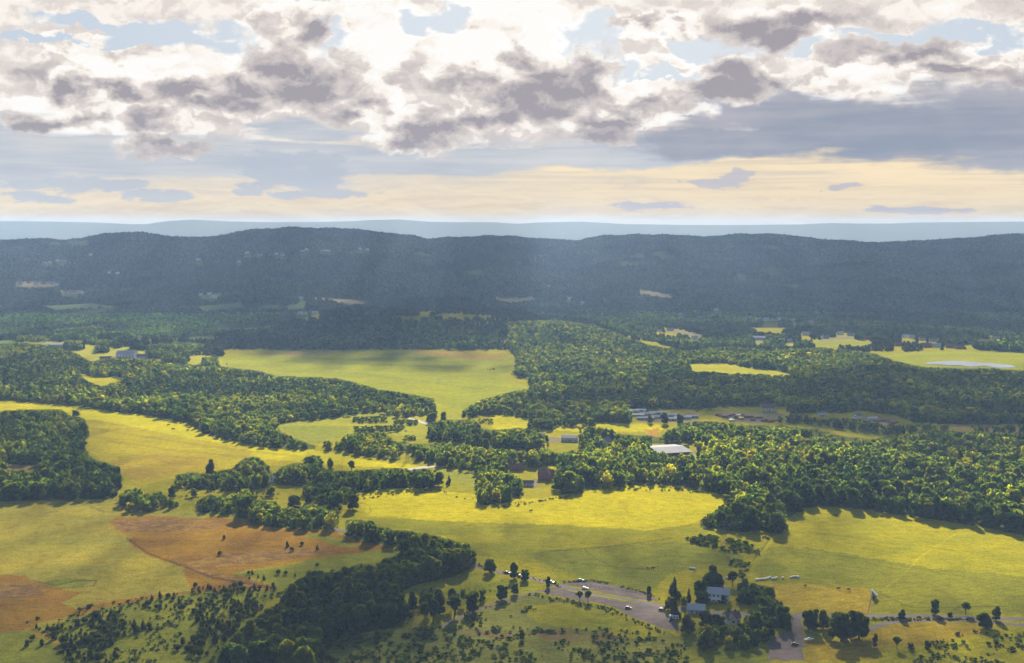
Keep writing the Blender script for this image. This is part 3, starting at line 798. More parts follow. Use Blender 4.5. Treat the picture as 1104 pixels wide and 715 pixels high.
B3 = ('broad', 'broad', 'broad', 'tall', 'ragged')
STAND_TEXT = {
    'P1': ('dark tree of the tall dense wood at the bottom edge left of the dirt track', 'trees of the big dark wood at the bottom'),
    'P2': ('tree of the short open row between the dark wood and the dirt track', 'tree row beside the dirt track'),
    'W23': ('dark tree of the shaded wood on the left below the yellow hill field', 'trees of the shaded wood on the left'),
    'W4': ('tree of the clump between brown field corner and shaded left wood', 'clump at the brown field corner'),
    'D1': ('low dark tree of the hedgerow under the brownish end of the hill field', 'hedgerow under the hill field'),
    'D2': ('tree of the compact dark thicket between two hedgerows, beside the tiny white shed', 'thicket beside the white shed'),
    'D3': ('tree of the sunlit hedgerow running along the top of the big centre field', 'hedgerow above the centre field'),
    'ROW': ('dark tree of the thick hedge along the upper edge of the brown field', 'hedge above the brown field'),
    'E1': ('tree of the long hedgerow behind the hill field, crossed by the small pylon', 'long hedgerow behind the hill field'),
    'KC': ('tree of the block jutting into the centre field before the brick house', 'tree block below the brick house'),
    'K': ('tree along the sunlit front of the big right hand wood above the fields', 'trees of the big right hand wood'),
    'FARM': ('tree of the dark clump around the white farmhouse by the road', 'trees around the farmhouse'),
    'L1': ('tree of the long wood winding between the yellow hill field and the meadow', 'trees of the long left wood'),
    'KT': ('young tree of the scrubby wood tongue near the tall pylon between the two fields', 'scrubby trees by the tall pylon'),
    'FW': ('tree of the small wood in the middle of the meadows', 'trees of the middle wood'),
}
stand_trees('P1', [P1], 11.5, (15, 22), (0.66, 0.92), B3[:4], 0, seed=21)
stand_trees('P2', [P2], 12, (14, 21), (0.55, 0.8), ('tall', 'broad', 'ragged'), 0.05, seed=22)
stand_trees('W23', [W23], 12.5, (13, 20), (0.7, 0.98), ('broad', 'broad', 'broad', 'tall'), 0, [W23_HOLE], seed=23)
stand_trees('W4', [W4], 10, (9, 15), (0.7, 0.95), ('broad', 'broad', 'tall'), 0, seed=24)
stand_trees('D1', [D1], 9.5, (7, 17), (0.7, 1.0), ('broad', 'broad', 'tall'), 0, seed=25)
stand_trees('D2', [D2], 10, (9, 17), (0.7, 0.95), ('broad', 'tall'), 0, seed=26)
stand_trees('D3', [D3], 10, (8, 17), (0.65, 0.95), B3, 0.12, seed=27)
stand_trees('ROW', [ROW], 9.5, (7, 17), (0.7, 1.0), ('broad', 'broad', 'tall'), 0.03, seed=28)
stand_trees('KC', [KC], 11, (13, 19), (0.65, 0.9), B3[:4], 0.02, seed=29)
stand_trees('E1', [E1, E2], 11, (9, 17), (0.7, 0.95), B3, 0.08, seed=30)
stand_trees('FW', [FW], 11.5, (9, 17), (0.7, 0.95), B3, 0.12, seed=31)
stand_trees('K', [K], 12.5, (11, 21), (0.72, 1.08), B3, 0.10, seed=32)
stand_trees('KT', [[(790, 536), (835, 545), (848, 560), (841, 577), (825, 574), (791, 574), (755, 569), (752, 562), (768, 552)]], 7.5, (6, 13), (0.6, 0.9), ('broad', 'tall', 'ragged'), 0.06, seed=33)
stand_trees('FARM', [[(790, 640), (812, 628), (834, 634), (838, 648), (852, 655), (856, 676), (838, 683), (828, 697), (800, 700), (770, 700), (752, 697), (755, 676), (768, 672), (797, 676), (803, 664), (818, 655), (800, 652), (790, 650)]],
            8.5, (9, 17), (0.75, 1.0), ('broad', 'broad', 'tall'), 0.03, seed=34)
stand_trees('L1', [L1], 12, (9, 18), (0.75, 1.08), B3, 0.10, [L1_HOLE], seed=35)

one = tree_at
one(528.5, 617.5, 600, 16, 'broad', 'round lone tree with a bare trunk where the dark wood meets the road')
one(554, 624, 603, 13, 'tall', 'tall ragged tree on the road verge beside a passing dark car')
one(566, 626, 612, 13, 'broad', 'low spreading tree on the road verge right of the tall ragged one', (0.05, 0.07, 0.015))
one(591, 633.5, 620, 9, 'tall', 'small dark tree at the corner of road and gravel lot')
one(541, 646.5, 627, 16, 'broad', 'leaning round tree in the meadow between road and dirt track')
one(555, 641, 626, 11, 'broad', 'smaller round tree right of the leaning one in the roadside meadow')
one(625, 648, 635, 12, 'ragged', 'thin airy tree on the lower edge of the gravel lot, left of a pair', (0.075, 0.085, 0.02))
one(634, 649.5, 634, 13, 'ragged', 'thin airy tree on the lower edge of the gravel lot, right of a pair', (0.07, 0.085, 0.02))
one(563, 690, 677, 9, 'tall', 'small dark upright tree in the rough ground at the bottom edge')
one(699.5, 642, 630, 8, 'tall', 'small dark tree alone at the right end of the upper gravel strip')
one(727, 646, 621, 20, 'cone', 'large dark egg shaped conifer at the left end of the farm trees')
one(727.5, 666, 643, 17, 'cone', 'dark pointed conifer behind the white caravan', (0.024, 0.036, 0.014))
one(721, 658, 641, 14, 'broad', 'pale green leafy tree left of the dark pointed conifer', (0.075, 0.085, 0.02))
one(737, 654, 642, 10, 'broad', 'bright yellow green round bush behind the dark pointed conifer', (0.085, 0.095, 0.02))
one(742.5, 650, 633, 9, 'cone', 'bluish young spruce between the farm conifers', (0.030, 0.050, 0.040))
one(741.5, 682, 661, 21, 'broad', 'large round dull green tree below the grey roofed barn', (0.042, 0.052, 0.015))
one(755, 645, 621, 19, 'broad', 'dark round tree left of the tallest tree behind the farmhouse')
one(767, 639, 608, 24, 'broad', 'tallest dark tree rising behind the white farmhouse')
one(776, 640, 616, 15, 'tall', 'dark upright tree pressed to the right of the tallest farm tree')
one(757.5, 651, 634, 20, 'broad', 'broad dark tree just left of the white farmhouse')
one(780, 651, 640, 8, 'tall', 'small dark tree in front of the white farmhouse wall')
one(790, 632, 613, 20, 'ragged', 'open brownish tree behind the right end of the farmhouse', (0.055, 0.060, 0.018))
one(802, 640, 623, 19, 'broad', 'sunlit rounded tree right of the farmhouse', (0.055, 0.07, 0.015))
one(785.5, 663, 654, 8, 'tall', 'small dark tree at the roadside above the old many gabled house')
one(762, 677, 655, 21, 'broad', 'very dark rounded tree right of the grey roofed barn', (0.024, 0.034, 0.012))
one(774, 680, 658, 18, 'broad', 'dark tree between the barn and the old many gabled house', (0.028, 0.04, 0.013))
one(763, 692, 671, 23, 'broad', 'pale topped round tree below the barn', (0.058, 0.07, 0.018))
one(787, 688, 671, 19, 'broad', 'round tree directly below the old many gabled house', (0.045, 0.058, 0.015))
one(758, 699, 684, 18, 'broad', 'low round tree at the bottom edge below the barn', (0.05, 0.06, 0.016))
one(874, 678, 652, 24, 'broad', 'left tree of the big dark pair beside the gravel driveway')
one(888, 678, 656, 18, 'broad', 'tree squeezed between the big dark pair by the driveway')
one(907, 691, 655, 34, 'broad', 'huge dark oak, largest of the pair beside the gravel driveway', (0.028, 0.04, 0.012))
one(926, 688, 653, 30, 'broad', 'dark oak merging with the right side of the huge one by the driveway', (0.030, 0.042, 0.013))
one(943.5, 698, 681, 9, 'tall', 'slim pale tree at the bottom edge left of the golden field', (0.06, 0.07, 0.02))
one(972.5, 668.5, 656.5, 11, 'broad', 'small round dark tree on the verge between the two lanes')
one(1008, 662.5, 643, 13, 'tall', 'upright tree with a bare trunk beyond the road on the right')
one(1041, 662.5, 646.5, 17, 'ragged', 'sparse see-through tree with spreading branches beyond the road')
one(1024.5, 666, 659, 7, 'broad', 'tiny round tree on the verge left of the sparse tree')
one(1062, 677, 659, 20, 'broad', 'wide dark tree at the right end of the lanes')
one(1074, 669, 651.5, 14, 'tall', 'tall dark tree rising behind the wide one at the right end of the lanes')
one(967, 700, 683.5, 14, 'ragged', 'open dark tree at the bottom edge below the golden field')
one(982, 700, 691, 9, 'broad', 'low dark tree at the bottom edge, right of the open one')
one(1000, 699, 690, 9, 'broad', 'small dark tree at the bottom edge below the middle of the golden field')
one(227, 513.5, 494.5, 13, 'broad', 'lone dark tree standing out above the left hedgerow into the hill field')
one(82, 449, 441, 11, 'broad', 'single round tree at the corner of the shaded left wood in the yellow field')
one(209.5, 535.5, 525, 9, 'broad', 'small round tree alone in the strip below the left hedgerow')
one(185.5, 537, 523, 11, 'broad', 'dark round tree at the left end of the strip below the hedgerow')
one(291.5, 534.5, 523.5, 12, 'broad', 'round dark bushy tree in the gap below the tiny white shed')
one(264, 557, 527.5, 22, 'broad', 'largest leafy tree of the hedge above the brown field')
one(317, 546, 532, 20, 'broad', 'smooth round tree standing behind the hedge above the brown field', (0.034, 0.046, 0.013))
one(360.5, 551.5, 527, 22, 'broad', 'round topped tree with a visible trunk at the corner of the centre field')
one(380.5, 549.5, 530, 17, 'broad', 'dark egg shaped tree casting a long shadow at the corner of the centre field', (0.028, 0.04, 0.012))
one(356, 511, 491, 10, 'tall', 'slim upright dark tree above the sunlit hedgerow')
one(379, 510, 494, 13, 'ragged', 'loose tree beside the bare pole above the sunlit hedgerow')
one(473, 524, 506, 14, 'broad', 'rounded tree near the right end of the sunlit hedgerow')
one(484, 522, 511.5, 8, 'cone', 'small dark cone shaped tree past the right end of the sunlit hedgerow')
one(465.5, 527, 515, 9, 'broad', 'low pale bushy tree at the right end of the sunlit hedgerow')
one(465.5, 456, 441.5, 11, 'broad', 'dark tree, left of two standing in the lit meadow')
one(478, 453.5, 443, 8, 'broad', 'round dark tree, right of two standing in the lit meadow')
one(784, 541, 531, 12, 'broad', 'isolated leafy tree at the top right corner of the centre field', (0.06, 0.075, 0.018))

one(701, 456.5, 446, 8, 'broad', 'small dark tree standing before the left part of the pale shed rows')
one(716.5, 457.5, 442.5, 10, 'broad', 'tallest dark tree standing before the middle of the pale shed rows')
one(733, 457, 444.5, 10, 'broad', 'dark tree standing before the right part of the pale shed rows')
# woods beyond the individually shown trees
NEAR_END = len(TREES)
stand_trees('mid', ISLES, 7, (2.5, 6), (1.0, 1.5), ('bush',), 0.15, seed=41)
stand_trees('mid', ISLET, 11, (7, 13), (0.7, 0.95), B3, 0.12, seed=42, gap=0.40)
stand_trees('mid', FARMT, 11, (11, 18), (0.7, 0.95), B3, 0.10, seed=43)
stand_trees('mid', [RW], 11.5, (9, 19), (0.78, 1.1), B3, 0.10, [RW_HOLE], seed=44)
stand_trees('mid', HT, 11.5, (10, 17), (0.7, 0.95), B3, 0.08, seed=45)
stand_trees('mid', [VALE], 12, (10, 17), (0.7, 0.95), B3, 0.0, seed=46, gap=0.30)
stand_trees('mid', [[(505, 398), (530, 397), (552, 396), (552, 407), (520, 408)]], 9, (1.5, 3.5), (1.2, 1.9), ('bush',), 0.0, seed=47, gap=0.52)
stand_trees('mid', [SHRUBS], 5.2, (1.8, 4.8), (1.1, 1.8), ('bush',), 0.0, seed=48, gap=0.30)

# everything larger in the picture becomes a tree of its own, the rest one woodland
cand = sorted([t for t in TREES[:NEAR_END] if not t.forced], key=lambda t: -t.H / t.Y)
N_FORCED = sum(t.forced for t in TREES)
solo = [t for t in TREES if t.forced] + cand[:298 - N_FORCED]
solo_set = set(id(t) for t in solo)
rest = [t for t in TREES if id(t) not in solo_set]

# small stands get labels by their order from the left
by_stand = {}
for t in solo:
    if t.stand: by_stand.setdefault(t.stand, []).append(t)
for s, lst in by_stand.items():
    lab, grp = STAND_TEXT[s]
    for t in lst: t.label, t.group = lab, grp

for t in solo:
    opts = KIND_IDX[t.kind]
    rr = random.Random(int(t.X * 13 + t.Y * 7))
    i = rr.choice(opts)
    kind, W, H, cm, tm = PROTO[i]
    e = empty('tree', (t.X, t.Y, t.Z), rr.uniform(0, 6.28))
    e.scale = (t.W / W, t.W / W, t.H / H)
    tag(e, t.label, 'tree', t.group)
    c = link('crown', cm, None, e); c.color = tuple(t.tint) + (1,)
    link('trunk', tm, None, e)


# merged woodland: lighter crowns, one tint per tree
def crown_set(kinds, nl, lv, lf, sub, core, seed):
    d = {}
    for k in kinds:
        d[k] = [crown_geo(seed + 10 * j + len(k), k, 1.0, 1.0, nl, lv, lf, sub, core) for j in range(5)]
    return d


def merged(name, items, sets_of, label):
    Vs, Qs, Ts, Cs = [], [], [], []; off = 0
    rng = np.random.default_rng(77)
    groups = {}
    for it in items:
        S = sets_of(it[1])
        groups.setdefault((id(S), it[5], int(rng.integers(5))), (S, []))[1].append(it)
    for (_, kind, var), (S, lst) in groups.items():
        v, q, t = S[kind][var]
        N = len(lst)
        A = np.array([l[:5] for l in lst], float); C = np.array([l[6] for l in lst], np.float32)
        an = rng.random(N) * 6.28; c = np.cos(an)[:, None]; sn = np.sin(an)[:, None]
        w = np.empty((N, len(v), 3), np.float32)
        w[:, :, 0] = (v[:, 0] * c - v[:, 1] * sn) * A[:, 4:5] + A[:, 0:1]
        w[:, :, 1] = (v[:, 0] * sn + v[:, 1] * c) * A[:, 4:5] + A[:, 1:2]
        w[:, :, 2] = v[:, 2] * A[:, 3:4] + A[:, 2:3]
        st = off + np.arange(N)[:, None, None] * len(v)
        Vs.append(w.reshape(-1, 3)); Qs.append((q[None] + st).reshape(-1, 4)); Ts.append((t[None] + st).reshape(-1, 3)); off += N * len(v)
        Cs.append(np.repeat(C, len(v), axis=0))
    V = np.concatenate(Vs)
    me = np_mesh(name, V, np.concatenate(Qs), np.concatenate(Ts))
    at = me.attributes.new('tint', 'FLOAT_COLOR', 'POINT')
    at.data.foreach_set('color', np.concatenate([np.concatenate(Cs), np.ones((len(V), 1), np.float32)], 1).ravel())
    o = link(name, me, M_WOOD)
    return tag(o, label, None, None, 'stuff')


KALL = ('broad', 'tall', 'ragged', 'cone', 'bush')
# unit crowns: lobes are built for width 1, height 1 so the lobe radius uses the width
SET_MID = crown_set(KALL, 9, 150, 0.055, 0, 0.92, 500)
SET_FAR = crown_set(KALL, 5, 26, 0.09, 0, 0.95, 700)
SET_HILL = {k: [crown_geo(900 + j, k, 1.0, 1.0, 2, 0, 0.1, 0, 1.0) for j in range(5)] for k in KALL}
merged('woodland', [(t.X, t.Y, t.Z - 0.3, t.H, t.W * 1.08, t.kind, t.tint) for t in rest], lambda Y: SET_MID if Y < 1750 else SET_FAR,
       'dense green woods and thickets filling the valley between the meadows')

# far woods on the wooded hill and the long ridge
def far_woods():
    rng = np.random.default_rng(99)
    out = []
    for (y0, y1, sp) in ((2380, 3500, 10.5), (3500, 4400, 11.5), (4400, 5950, 13.0)):
        ys = np.arange(y0, y1, sp)
        for y in ys:
            xs = np.arange(-0.47 * y, 0.47 * y, sp)
            x = xs + (rng.random(len(xs)) - .5) * sp
            yy = y + (rng.random(len(xs)) - .5) * sp
            out.append(np.stack([x, yy], 1))
    P = np.concatenate(out)
    Z = hgt(P[:, 0], P[:, 1])
    px, py = project(P[:, 0], P[:, 1], Z)
    keep = np.ones(len(P), bool)
    # lit meadows, plantations and pale strips stay open
    openp = [[(150, 383), (235, 386), (330, 379), (380, 377), (440, 378), (500, 383), (552, 384), (552, 398), (300, 398)],
             [(874, 367), (905, 364), (939, 368.5), (935, 376), (880, 376)], [(936, 379), (981, 379), (1039, 377), (1062, 378), (1140, 381), (1140, 404), (960, 404)],
             RW, [(-60, 368), (18, 367), (60, 368), (150, 378), (240, 384), (240, 400), (-60, 440)],
             [(330, 321), (345, 320), (375, 322), (398, 326), (390, 331), (372, 328)], [(529, 315), (540, 321), (579, 319), (574, 326), (552, 328), (535, 325)], [(587, 305), (600, 309), (592, 312)],
             [(686, 312), (700, 313), (732, 320), (722, 323), (690, 318)], [(17, 303), (62, 304), (62, 310), (17, 311)], [(64, 313), (90, 313), (90, 319), (66, 319)],
             [(276, 331), (300, 328), (302, 334), (280, 335)], [(215, 330), (262, 326), (264, 332), (218, 336)], [(308, 331), (330, 324), (330, 333), (312, 336)], [(40, 330), (100, 327), (130, 332), (60, 336)],
             [(711, 355), (725, 354), (759, 361), (756, 366), (726, 361)], [(808, 364), (826, 364), (826, 370), (810, 369)]] + FARMT[:8]
    for o in openp: keep &= ~inside(o, px, py)
    keep &= ~((py > 366) & (px < 640) & (px > 240) & (py > 377))
    for (hx, hy, hs) in FAR_HOUSES:
        keep &= ~((np.abs(px - hx) < 2.6 * hs) & (py > hy - 1.2 * hs) & (py < hy + 3.4 * hs))
    # gaps of lighter ground and thinner scrub on the near left flats
    den = fbm(P[:, 0] / 120, P[:, 1] / 160, 3, 14)
    keep &= den > 0.27
    scrub = (px < 330) & (py > 330) & (py < 364)
    P, Z, py, px, den, scrub = P[keep], Z[keep], py[keep], px[keep], den[keep], scrub[keep]
    items = []
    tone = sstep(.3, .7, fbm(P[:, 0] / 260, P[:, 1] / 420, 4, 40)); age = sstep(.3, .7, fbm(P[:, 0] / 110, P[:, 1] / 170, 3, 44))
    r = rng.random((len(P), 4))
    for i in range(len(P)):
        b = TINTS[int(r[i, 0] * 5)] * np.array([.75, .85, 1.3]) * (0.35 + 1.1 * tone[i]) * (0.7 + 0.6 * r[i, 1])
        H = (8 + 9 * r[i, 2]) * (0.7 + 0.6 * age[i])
        if P[i, 1] > 3500: b = b * 0.42  # ridge crowns darkened in colour so the blue of the haze prevails
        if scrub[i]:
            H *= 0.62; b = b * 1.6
        W = H * (0.75 + 0.5 * r[i, 3])
        items.append((P[i, 0], P[i, 1], Z[i] - 0.5, H, max(W, 8.5), 'broad' if r[i, 3] < .75 else 'tall', b))
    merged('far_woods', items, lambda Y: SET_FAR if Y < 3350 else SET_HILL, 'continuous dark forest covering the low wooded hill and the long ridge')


FAR_HOUSES = []

# ------------------------------------------------------------------ buildings
def house(name, px, py, w, d, hw, rr, rz, wall, roof, label, cat='house', group=None, windows=0, door=True, chimney=False, porch=None, wing=None, solid_front=True):
    """w along the ridge, d deep, hw wall height, rr roof rise; the long side with the windows looks along local -y"""
    X, Y, Z = p2g(px, py)
    e = empty(name, (X, Y, Z - 0.1), R(rz)); tag(e, label, cat, group)
    a, b = w / 2, d / 2
    MB().prismx([(-b, -0.5), (b, -0.5), (b, hw), (0, hw + rr), (-b, hw)], -a, a).build('wall', wall, e)
    t = 0.28; oh = 0.5
    k = rr / b
    m = MB()
    for s in (-1, 1):
        m.prismx([(0, hw + rr + .06), (s * (b + oh), hw - k * oh + .06), (s * (b + oh), hw - k * oh + .06 + t), (0, hw + rr + .06 + t)], -a - oh, a + oh)
    ro = m.build('roof', roof, e)
    if chimney:
        MB().box(a * .35, a * .35 + 1.0, -.5, .5, hw + rr * .5, hw + rr + 1.5).build('chimney', M_BRICK, ro)
    if windows:
        for i in range(windows):
            x = -a + w * (i + .5) / windows
            for z in ([1.0] if hw < 4.5 else [1.0, 3.9]):
                f = MB().box(x - .62, x + .62, -b - .06, -b + .1, z - .12, z + 1.52).build('window', M_WHITE if wall is not M_WHITE else M_GREY, e)
                MB().box(x - .5, x + .5, -b - .09, -b - .05, z, z + 1.4).build('pane', M_GLASS, f)
        for s in (-1, 1):
            f = MB().box(s * a - (.1 if s > 0 else .06), s * a + (.06 if s > 0 else .1), -.6, .6, hw * .55, hw * .55 + 1.5).build('window', M_WHITE if wall is not M_WHITE else M_GREY, e)
            MB().box(min(s * (a + .05), s * (a + .09)), max(s * (a + .05), s * (a + .09)), -.48, .48, hw * .55 + .12, hw * .55 + 1.38).build('pane', M_GLASS, f)
    if door and solid_front:
        x = a * .12
        MB().box(x - .55, x + .55, -b - .07, -b + .1, 0, 2.1).build('door', M_DOOR, e)
    if porch:
        pm = MB().prismx([(-b - 2.4, 2.3), (-b, 2.9), (-b, 3.05), (-b - 2.4, 2.45)], -a * porch, a * porch)
        for i in range(5):
            x = -a * porch + .2 + (a * porch * 2 - .4) * i / 4
            pm.bar((x, -b - 2.2, -.4), (x, -b - 2.2, 2.35), .09)
        pm.build('porch', M_WHITE, e)
    if wing:
        wx, ww, wd, wh, wr = wing
        MB().prism([(wx - ww / 2, -.5), (wx + ww / 2, -.5), (wx + ww / 2, wh), (wx, wh + wr), (wx - ww / 2, wh)], -b - wd, 0).build('wall', wall, e)
        m = MB(); kk = wr / (ww / 2)
        for s in (-1, 1):
            m.prism([(wx, wh + wr + .08), (wx + s * (ww / 2 + oh), wh - kk * oh + .08), (wx + s * (ww / 2 + oh), wh - kk * oh + .08 + t), (wx, wh + wr + .08 + t)], -b - wd - oh, 0)
        m.build('roof', roof, e)
        f = MB().box(wx - .7, wx + .7, -b - wd - .06, -b - wd + .1, wh * .5 - .1, wh * .5 + 1.5).build('window', M_WHITE if wall is not M_WHITE else M_GREY, e)
        MB().box(wx - .55, wx + .55, -b - wd - .1, -b - wd - .05, wh * .5, wh * .5 + 1.38).build('pane', M_GLASS, f)
    return e


house('farmhouse', 774.5, 647.5, 14, 8.5, 5.6, 3.2, -12, M_WHITE, M_METALROOF, 'white two storey farmhouse with a pale metal roof among dark trees', windows=5, chimney=True, porch=.7)
house('barn', 750.5, 660.2, 11, 8, 3.0, 2.6, -9, M_GREY, M_METALROOF, 'low barn with a pale grey metal roof beside the gravel lot', 'barn', windows=2)
house('old_house', 789, 671, 9, 7, 4.2, 3.0, 10, M_CREAM, M_BROWNROOF, 'old many gabled house with brown roofs below the road', windows=3, chimney=True, wing=(-1.5, 5, 3.5, 4.0, 2.6))
house('brick_house', 589, 516.5, 15, 9, 5.2, 4.6, -14, M_BRICK, M_REDROOF, 'large red brick house with steep gables in the trees', windows=5, chimney=True, wing=(3.5, 6, 3.5, 5.2, 4.2))
ch = house('chapel', 557, 507, 14, 7, 3.4, 3.4, -6, M_BRICK, M_REDROOF, 'long low house with a red roof and a small spire among trees', windows=4, chimney=True)
MB().box(-6.7, -4.3, -1.2, 1.2, 3.6, 8.0).build('tower', M_BRICK, ch)
MB().add([(-7, -1.5, 8.0), (-4, -1.5, 8.0), (-4, 1.5, 8.0), (-7, 1.5, 8.0), (-5.5, 0, 12.5)], [(3, 2, 1, 0), (0, 1, 4), (1, 2, 4), (2, 3, 4), (3, 0, 4)]).build('spire', M_REDROOF, ch)
house('garage', 569, 523.5, 11, 7, 3.2, 1.8, -8, M_WHITE, M_BROWNROOF, 'white fronted garage on pale paving left of the brick house', 'garage', windows=2)
house('white_house', 654.5, 480, 8, 8, 5.5, 3.2, 38, M_WHITE, M_SHINGLE, 'white gabled house half hidden by trees right of the two long sheds', windows=2)
house('shed', 579.5, 471.5, 16, 9, 3.2, 1.9, -10, M_WHITE, M_METALROOF, 'left one of the two long white roofed farm sheds by the yellow field', 'shed', windows=4)
house('shed', 614, 475.5, 18, 11, 4.4, 2.2, -10, M_CREAM, M_METALROOF, 'right and larger one of the two long farm sheds by the yellow field', 'shed', windows=5)
house('red_house', 584, 484.5, 6, 6, 3.5, 2.2, 10, M_BRICK, M_REDROOF, 'tiny red house showing between trees under the farm sheds', windows=1)
house('stone_house', 829, 443.5, 17, 10, 5.5, 4.2, -18, M_CREAM, M_REDROOF, 'cream house with a red brown roof above the log yard', windows=4, chimney=True)
house('shed', 886, 449, 9, 6, 2.8, 1.6, 0, M_WHITE, M_METALROOF, 'small white shed alone among trees in the dark vale', 'shed', windows=2)
house('cottage', 924.5, 451.5, 9, 8, 4.2, 3.2, 30, M_WHITE, M_SHINGLE, 'white cottage beside a pale tree left of the right hand log yard', windows=2)
house('shed', 940, 453, 14, 7, 2.8, 1.4, 16, M_WHITE, M_METALROOF, 'long white roofed shed at the left end of the right hand log yard', 'shed', windows=3)
house('shed', 293.5, 519.5, 4.2, 4.0, 4.2, 3.0, 80, M_WHITE, M_SHINGLE, 'tiny steep white shed in the gap between two hedgerows', 'shed', windows=1)
house('shed', 123.5, 531.5, 4.5, 4, 2.8, 1.5, 30, M_WHITE, M_SHINGLE, 'tiny white shed at the right end of the shaded left wood', 'shed', windows=1)
wb = house('farm_barn', 137, 385, 36, 18, 7, 5, -8, M_WHITE, M_METALROOF, 'big pale roofed barn of the farm at upper left', 'barn', windows=6)
house('farm_barn', 154, 386.5, 20, 12, 5, 3.4, -6, M_GREY, M_SHINGLE, 'grey barn right of the big pale one at the upper left farm', 'barn', windows=4)
house('farm_barn', 114, 388, 20, 10, 3.8, 2.6, 4, M_CREAM, M_BROWNROOF, 'brown roofed barn left of the big pale one at the upper left farm', 'barn', windows=4)
house('long_shed', 62, 374, 60, 14, 4.5, 2.4, -3, M_CREAM, M_METALROOF, 'very long pale shed beyond the wood at the left edge', 'shed', windows=8)

# the field shelter with its tilted roof in the right field
X, Y, Z = p2g(942.5, 645.5)
fs = empty('field_shelter', (X, Y, 0), R(-25)); tag(fs, 'narrow whitish field shelter with a steep tilted roof in the right field', 'shelter')
MB().prism([(-1.4, -.2), (1.4, -.2), (1.4, 3.0), (-1.4, 5.6)], -1.6, 1.6).build('wall', M_TIMBER, fs)
MB().prism([(-1.9, 6.2), (-1.75, 6.35), (2.1, 2.55), (1.95, 2.4)], -2.0, 2.0).build('roof', M_WHITE, fs)
MB().box(-.7, .5, -1.66, -1.55, 0, 2.2).build('door', M_DOOR, fs)

# the big warehouse: low metal roof over an open front of bays
X, Y, Z = p2g(729, 493.5)
wh = empty('warehouse', (X, Y, 0), R(17)); tag(wh, 'wide low warehouse with a pale ribbed metal roof and open dark bays', 'warehouse')
W_, D_ = 37, 46
MB().box(-W_ / 2, W_ / 2, 6, D_, 0, 5.6).build('wall', M_BRICK, wh)
rb = MB().prismx([(-1, 5.3), (D_ / 2 + 1, 7.6), (D_ + 1.5, 5.3), (D_ + 1.5, 5.65), (D_ / 2 + 1, 7.95), (-1, 5.65)], -W_ / 2 - 1, W_ / 2 + 1)
for i in range(19):
    x = -W_ / 2 + W_ * i / 18
    rb.prismx([(-1, 5.66), (D_ / 2 + 1, 7.96), (D_ / 2 + 1, 8.1), (-1, 5.8)], x - .12, x + .12)
rb.build('roof', M_RIBROOF, wh)
MB().box(-W_ / 2, W_ / 2, .2, .6, 4.5, 5.3).build('fascia', M_BRICK, wh)
for i in range(8):
    x = -W_ / 2 + .5 + (W_ - 1) * i / 7
    MB().box(x - .35, x + .35, .0, .8, 0, 4.5).build('post', M_BRICK, wh)
MB().box(-6, -2, 5.9, 6.05, 0, 4).build('door', M_WHITE, wh)

# rows of low pale greenhouses and trailers in the hollow
gh = None
spots = [(684, 444.2, 13, M_WHITE), (691, 443.8, 13, M_WHITE), (688, 449, 15, M_CREAM), (698, 447.6, 20, M_METALROOF), (709, 446.6, 22, M_METALROOF), (722, 448.8, 20, M_METALROOF), (696, 452.4, 22, M_METALROOF), (710, 451, 20, M_METALROOF), (724, 453.2, 18, M_METALROOF), (736, 451.6, 22, M_METALROOF), (746, 450.4, 16, M_METALROOF)]
txt = ['white trailer, left one of two above the pale shed rows', 'white trailer, right one of two above the pale shed rows', 'cream shed at the left end of the pale shed rows',
       'first long pale shed from the left in the upper row', 'second long pale shed from the left in the upper row', 'third long pale shed from the left in the upper row', 'first long pale shed from the left in the lower row',
       'second long pale shed from the left in the lower row', 'third long pale shed from the left in the lower row', 'fourth long pale shed from the left in the lower row', 'last short pale shed at the right end of the lower row']
for (px, py, w, m), tx in zip(spots, txt):
    house('low_shed', px, py, w, 5.5, 2.6, 1.0, -4, M_WHITE if m is M_WHITE else M_GREY, m, tx, 'shed', 'pale shed rows in the hollow', windows=0, door=True)

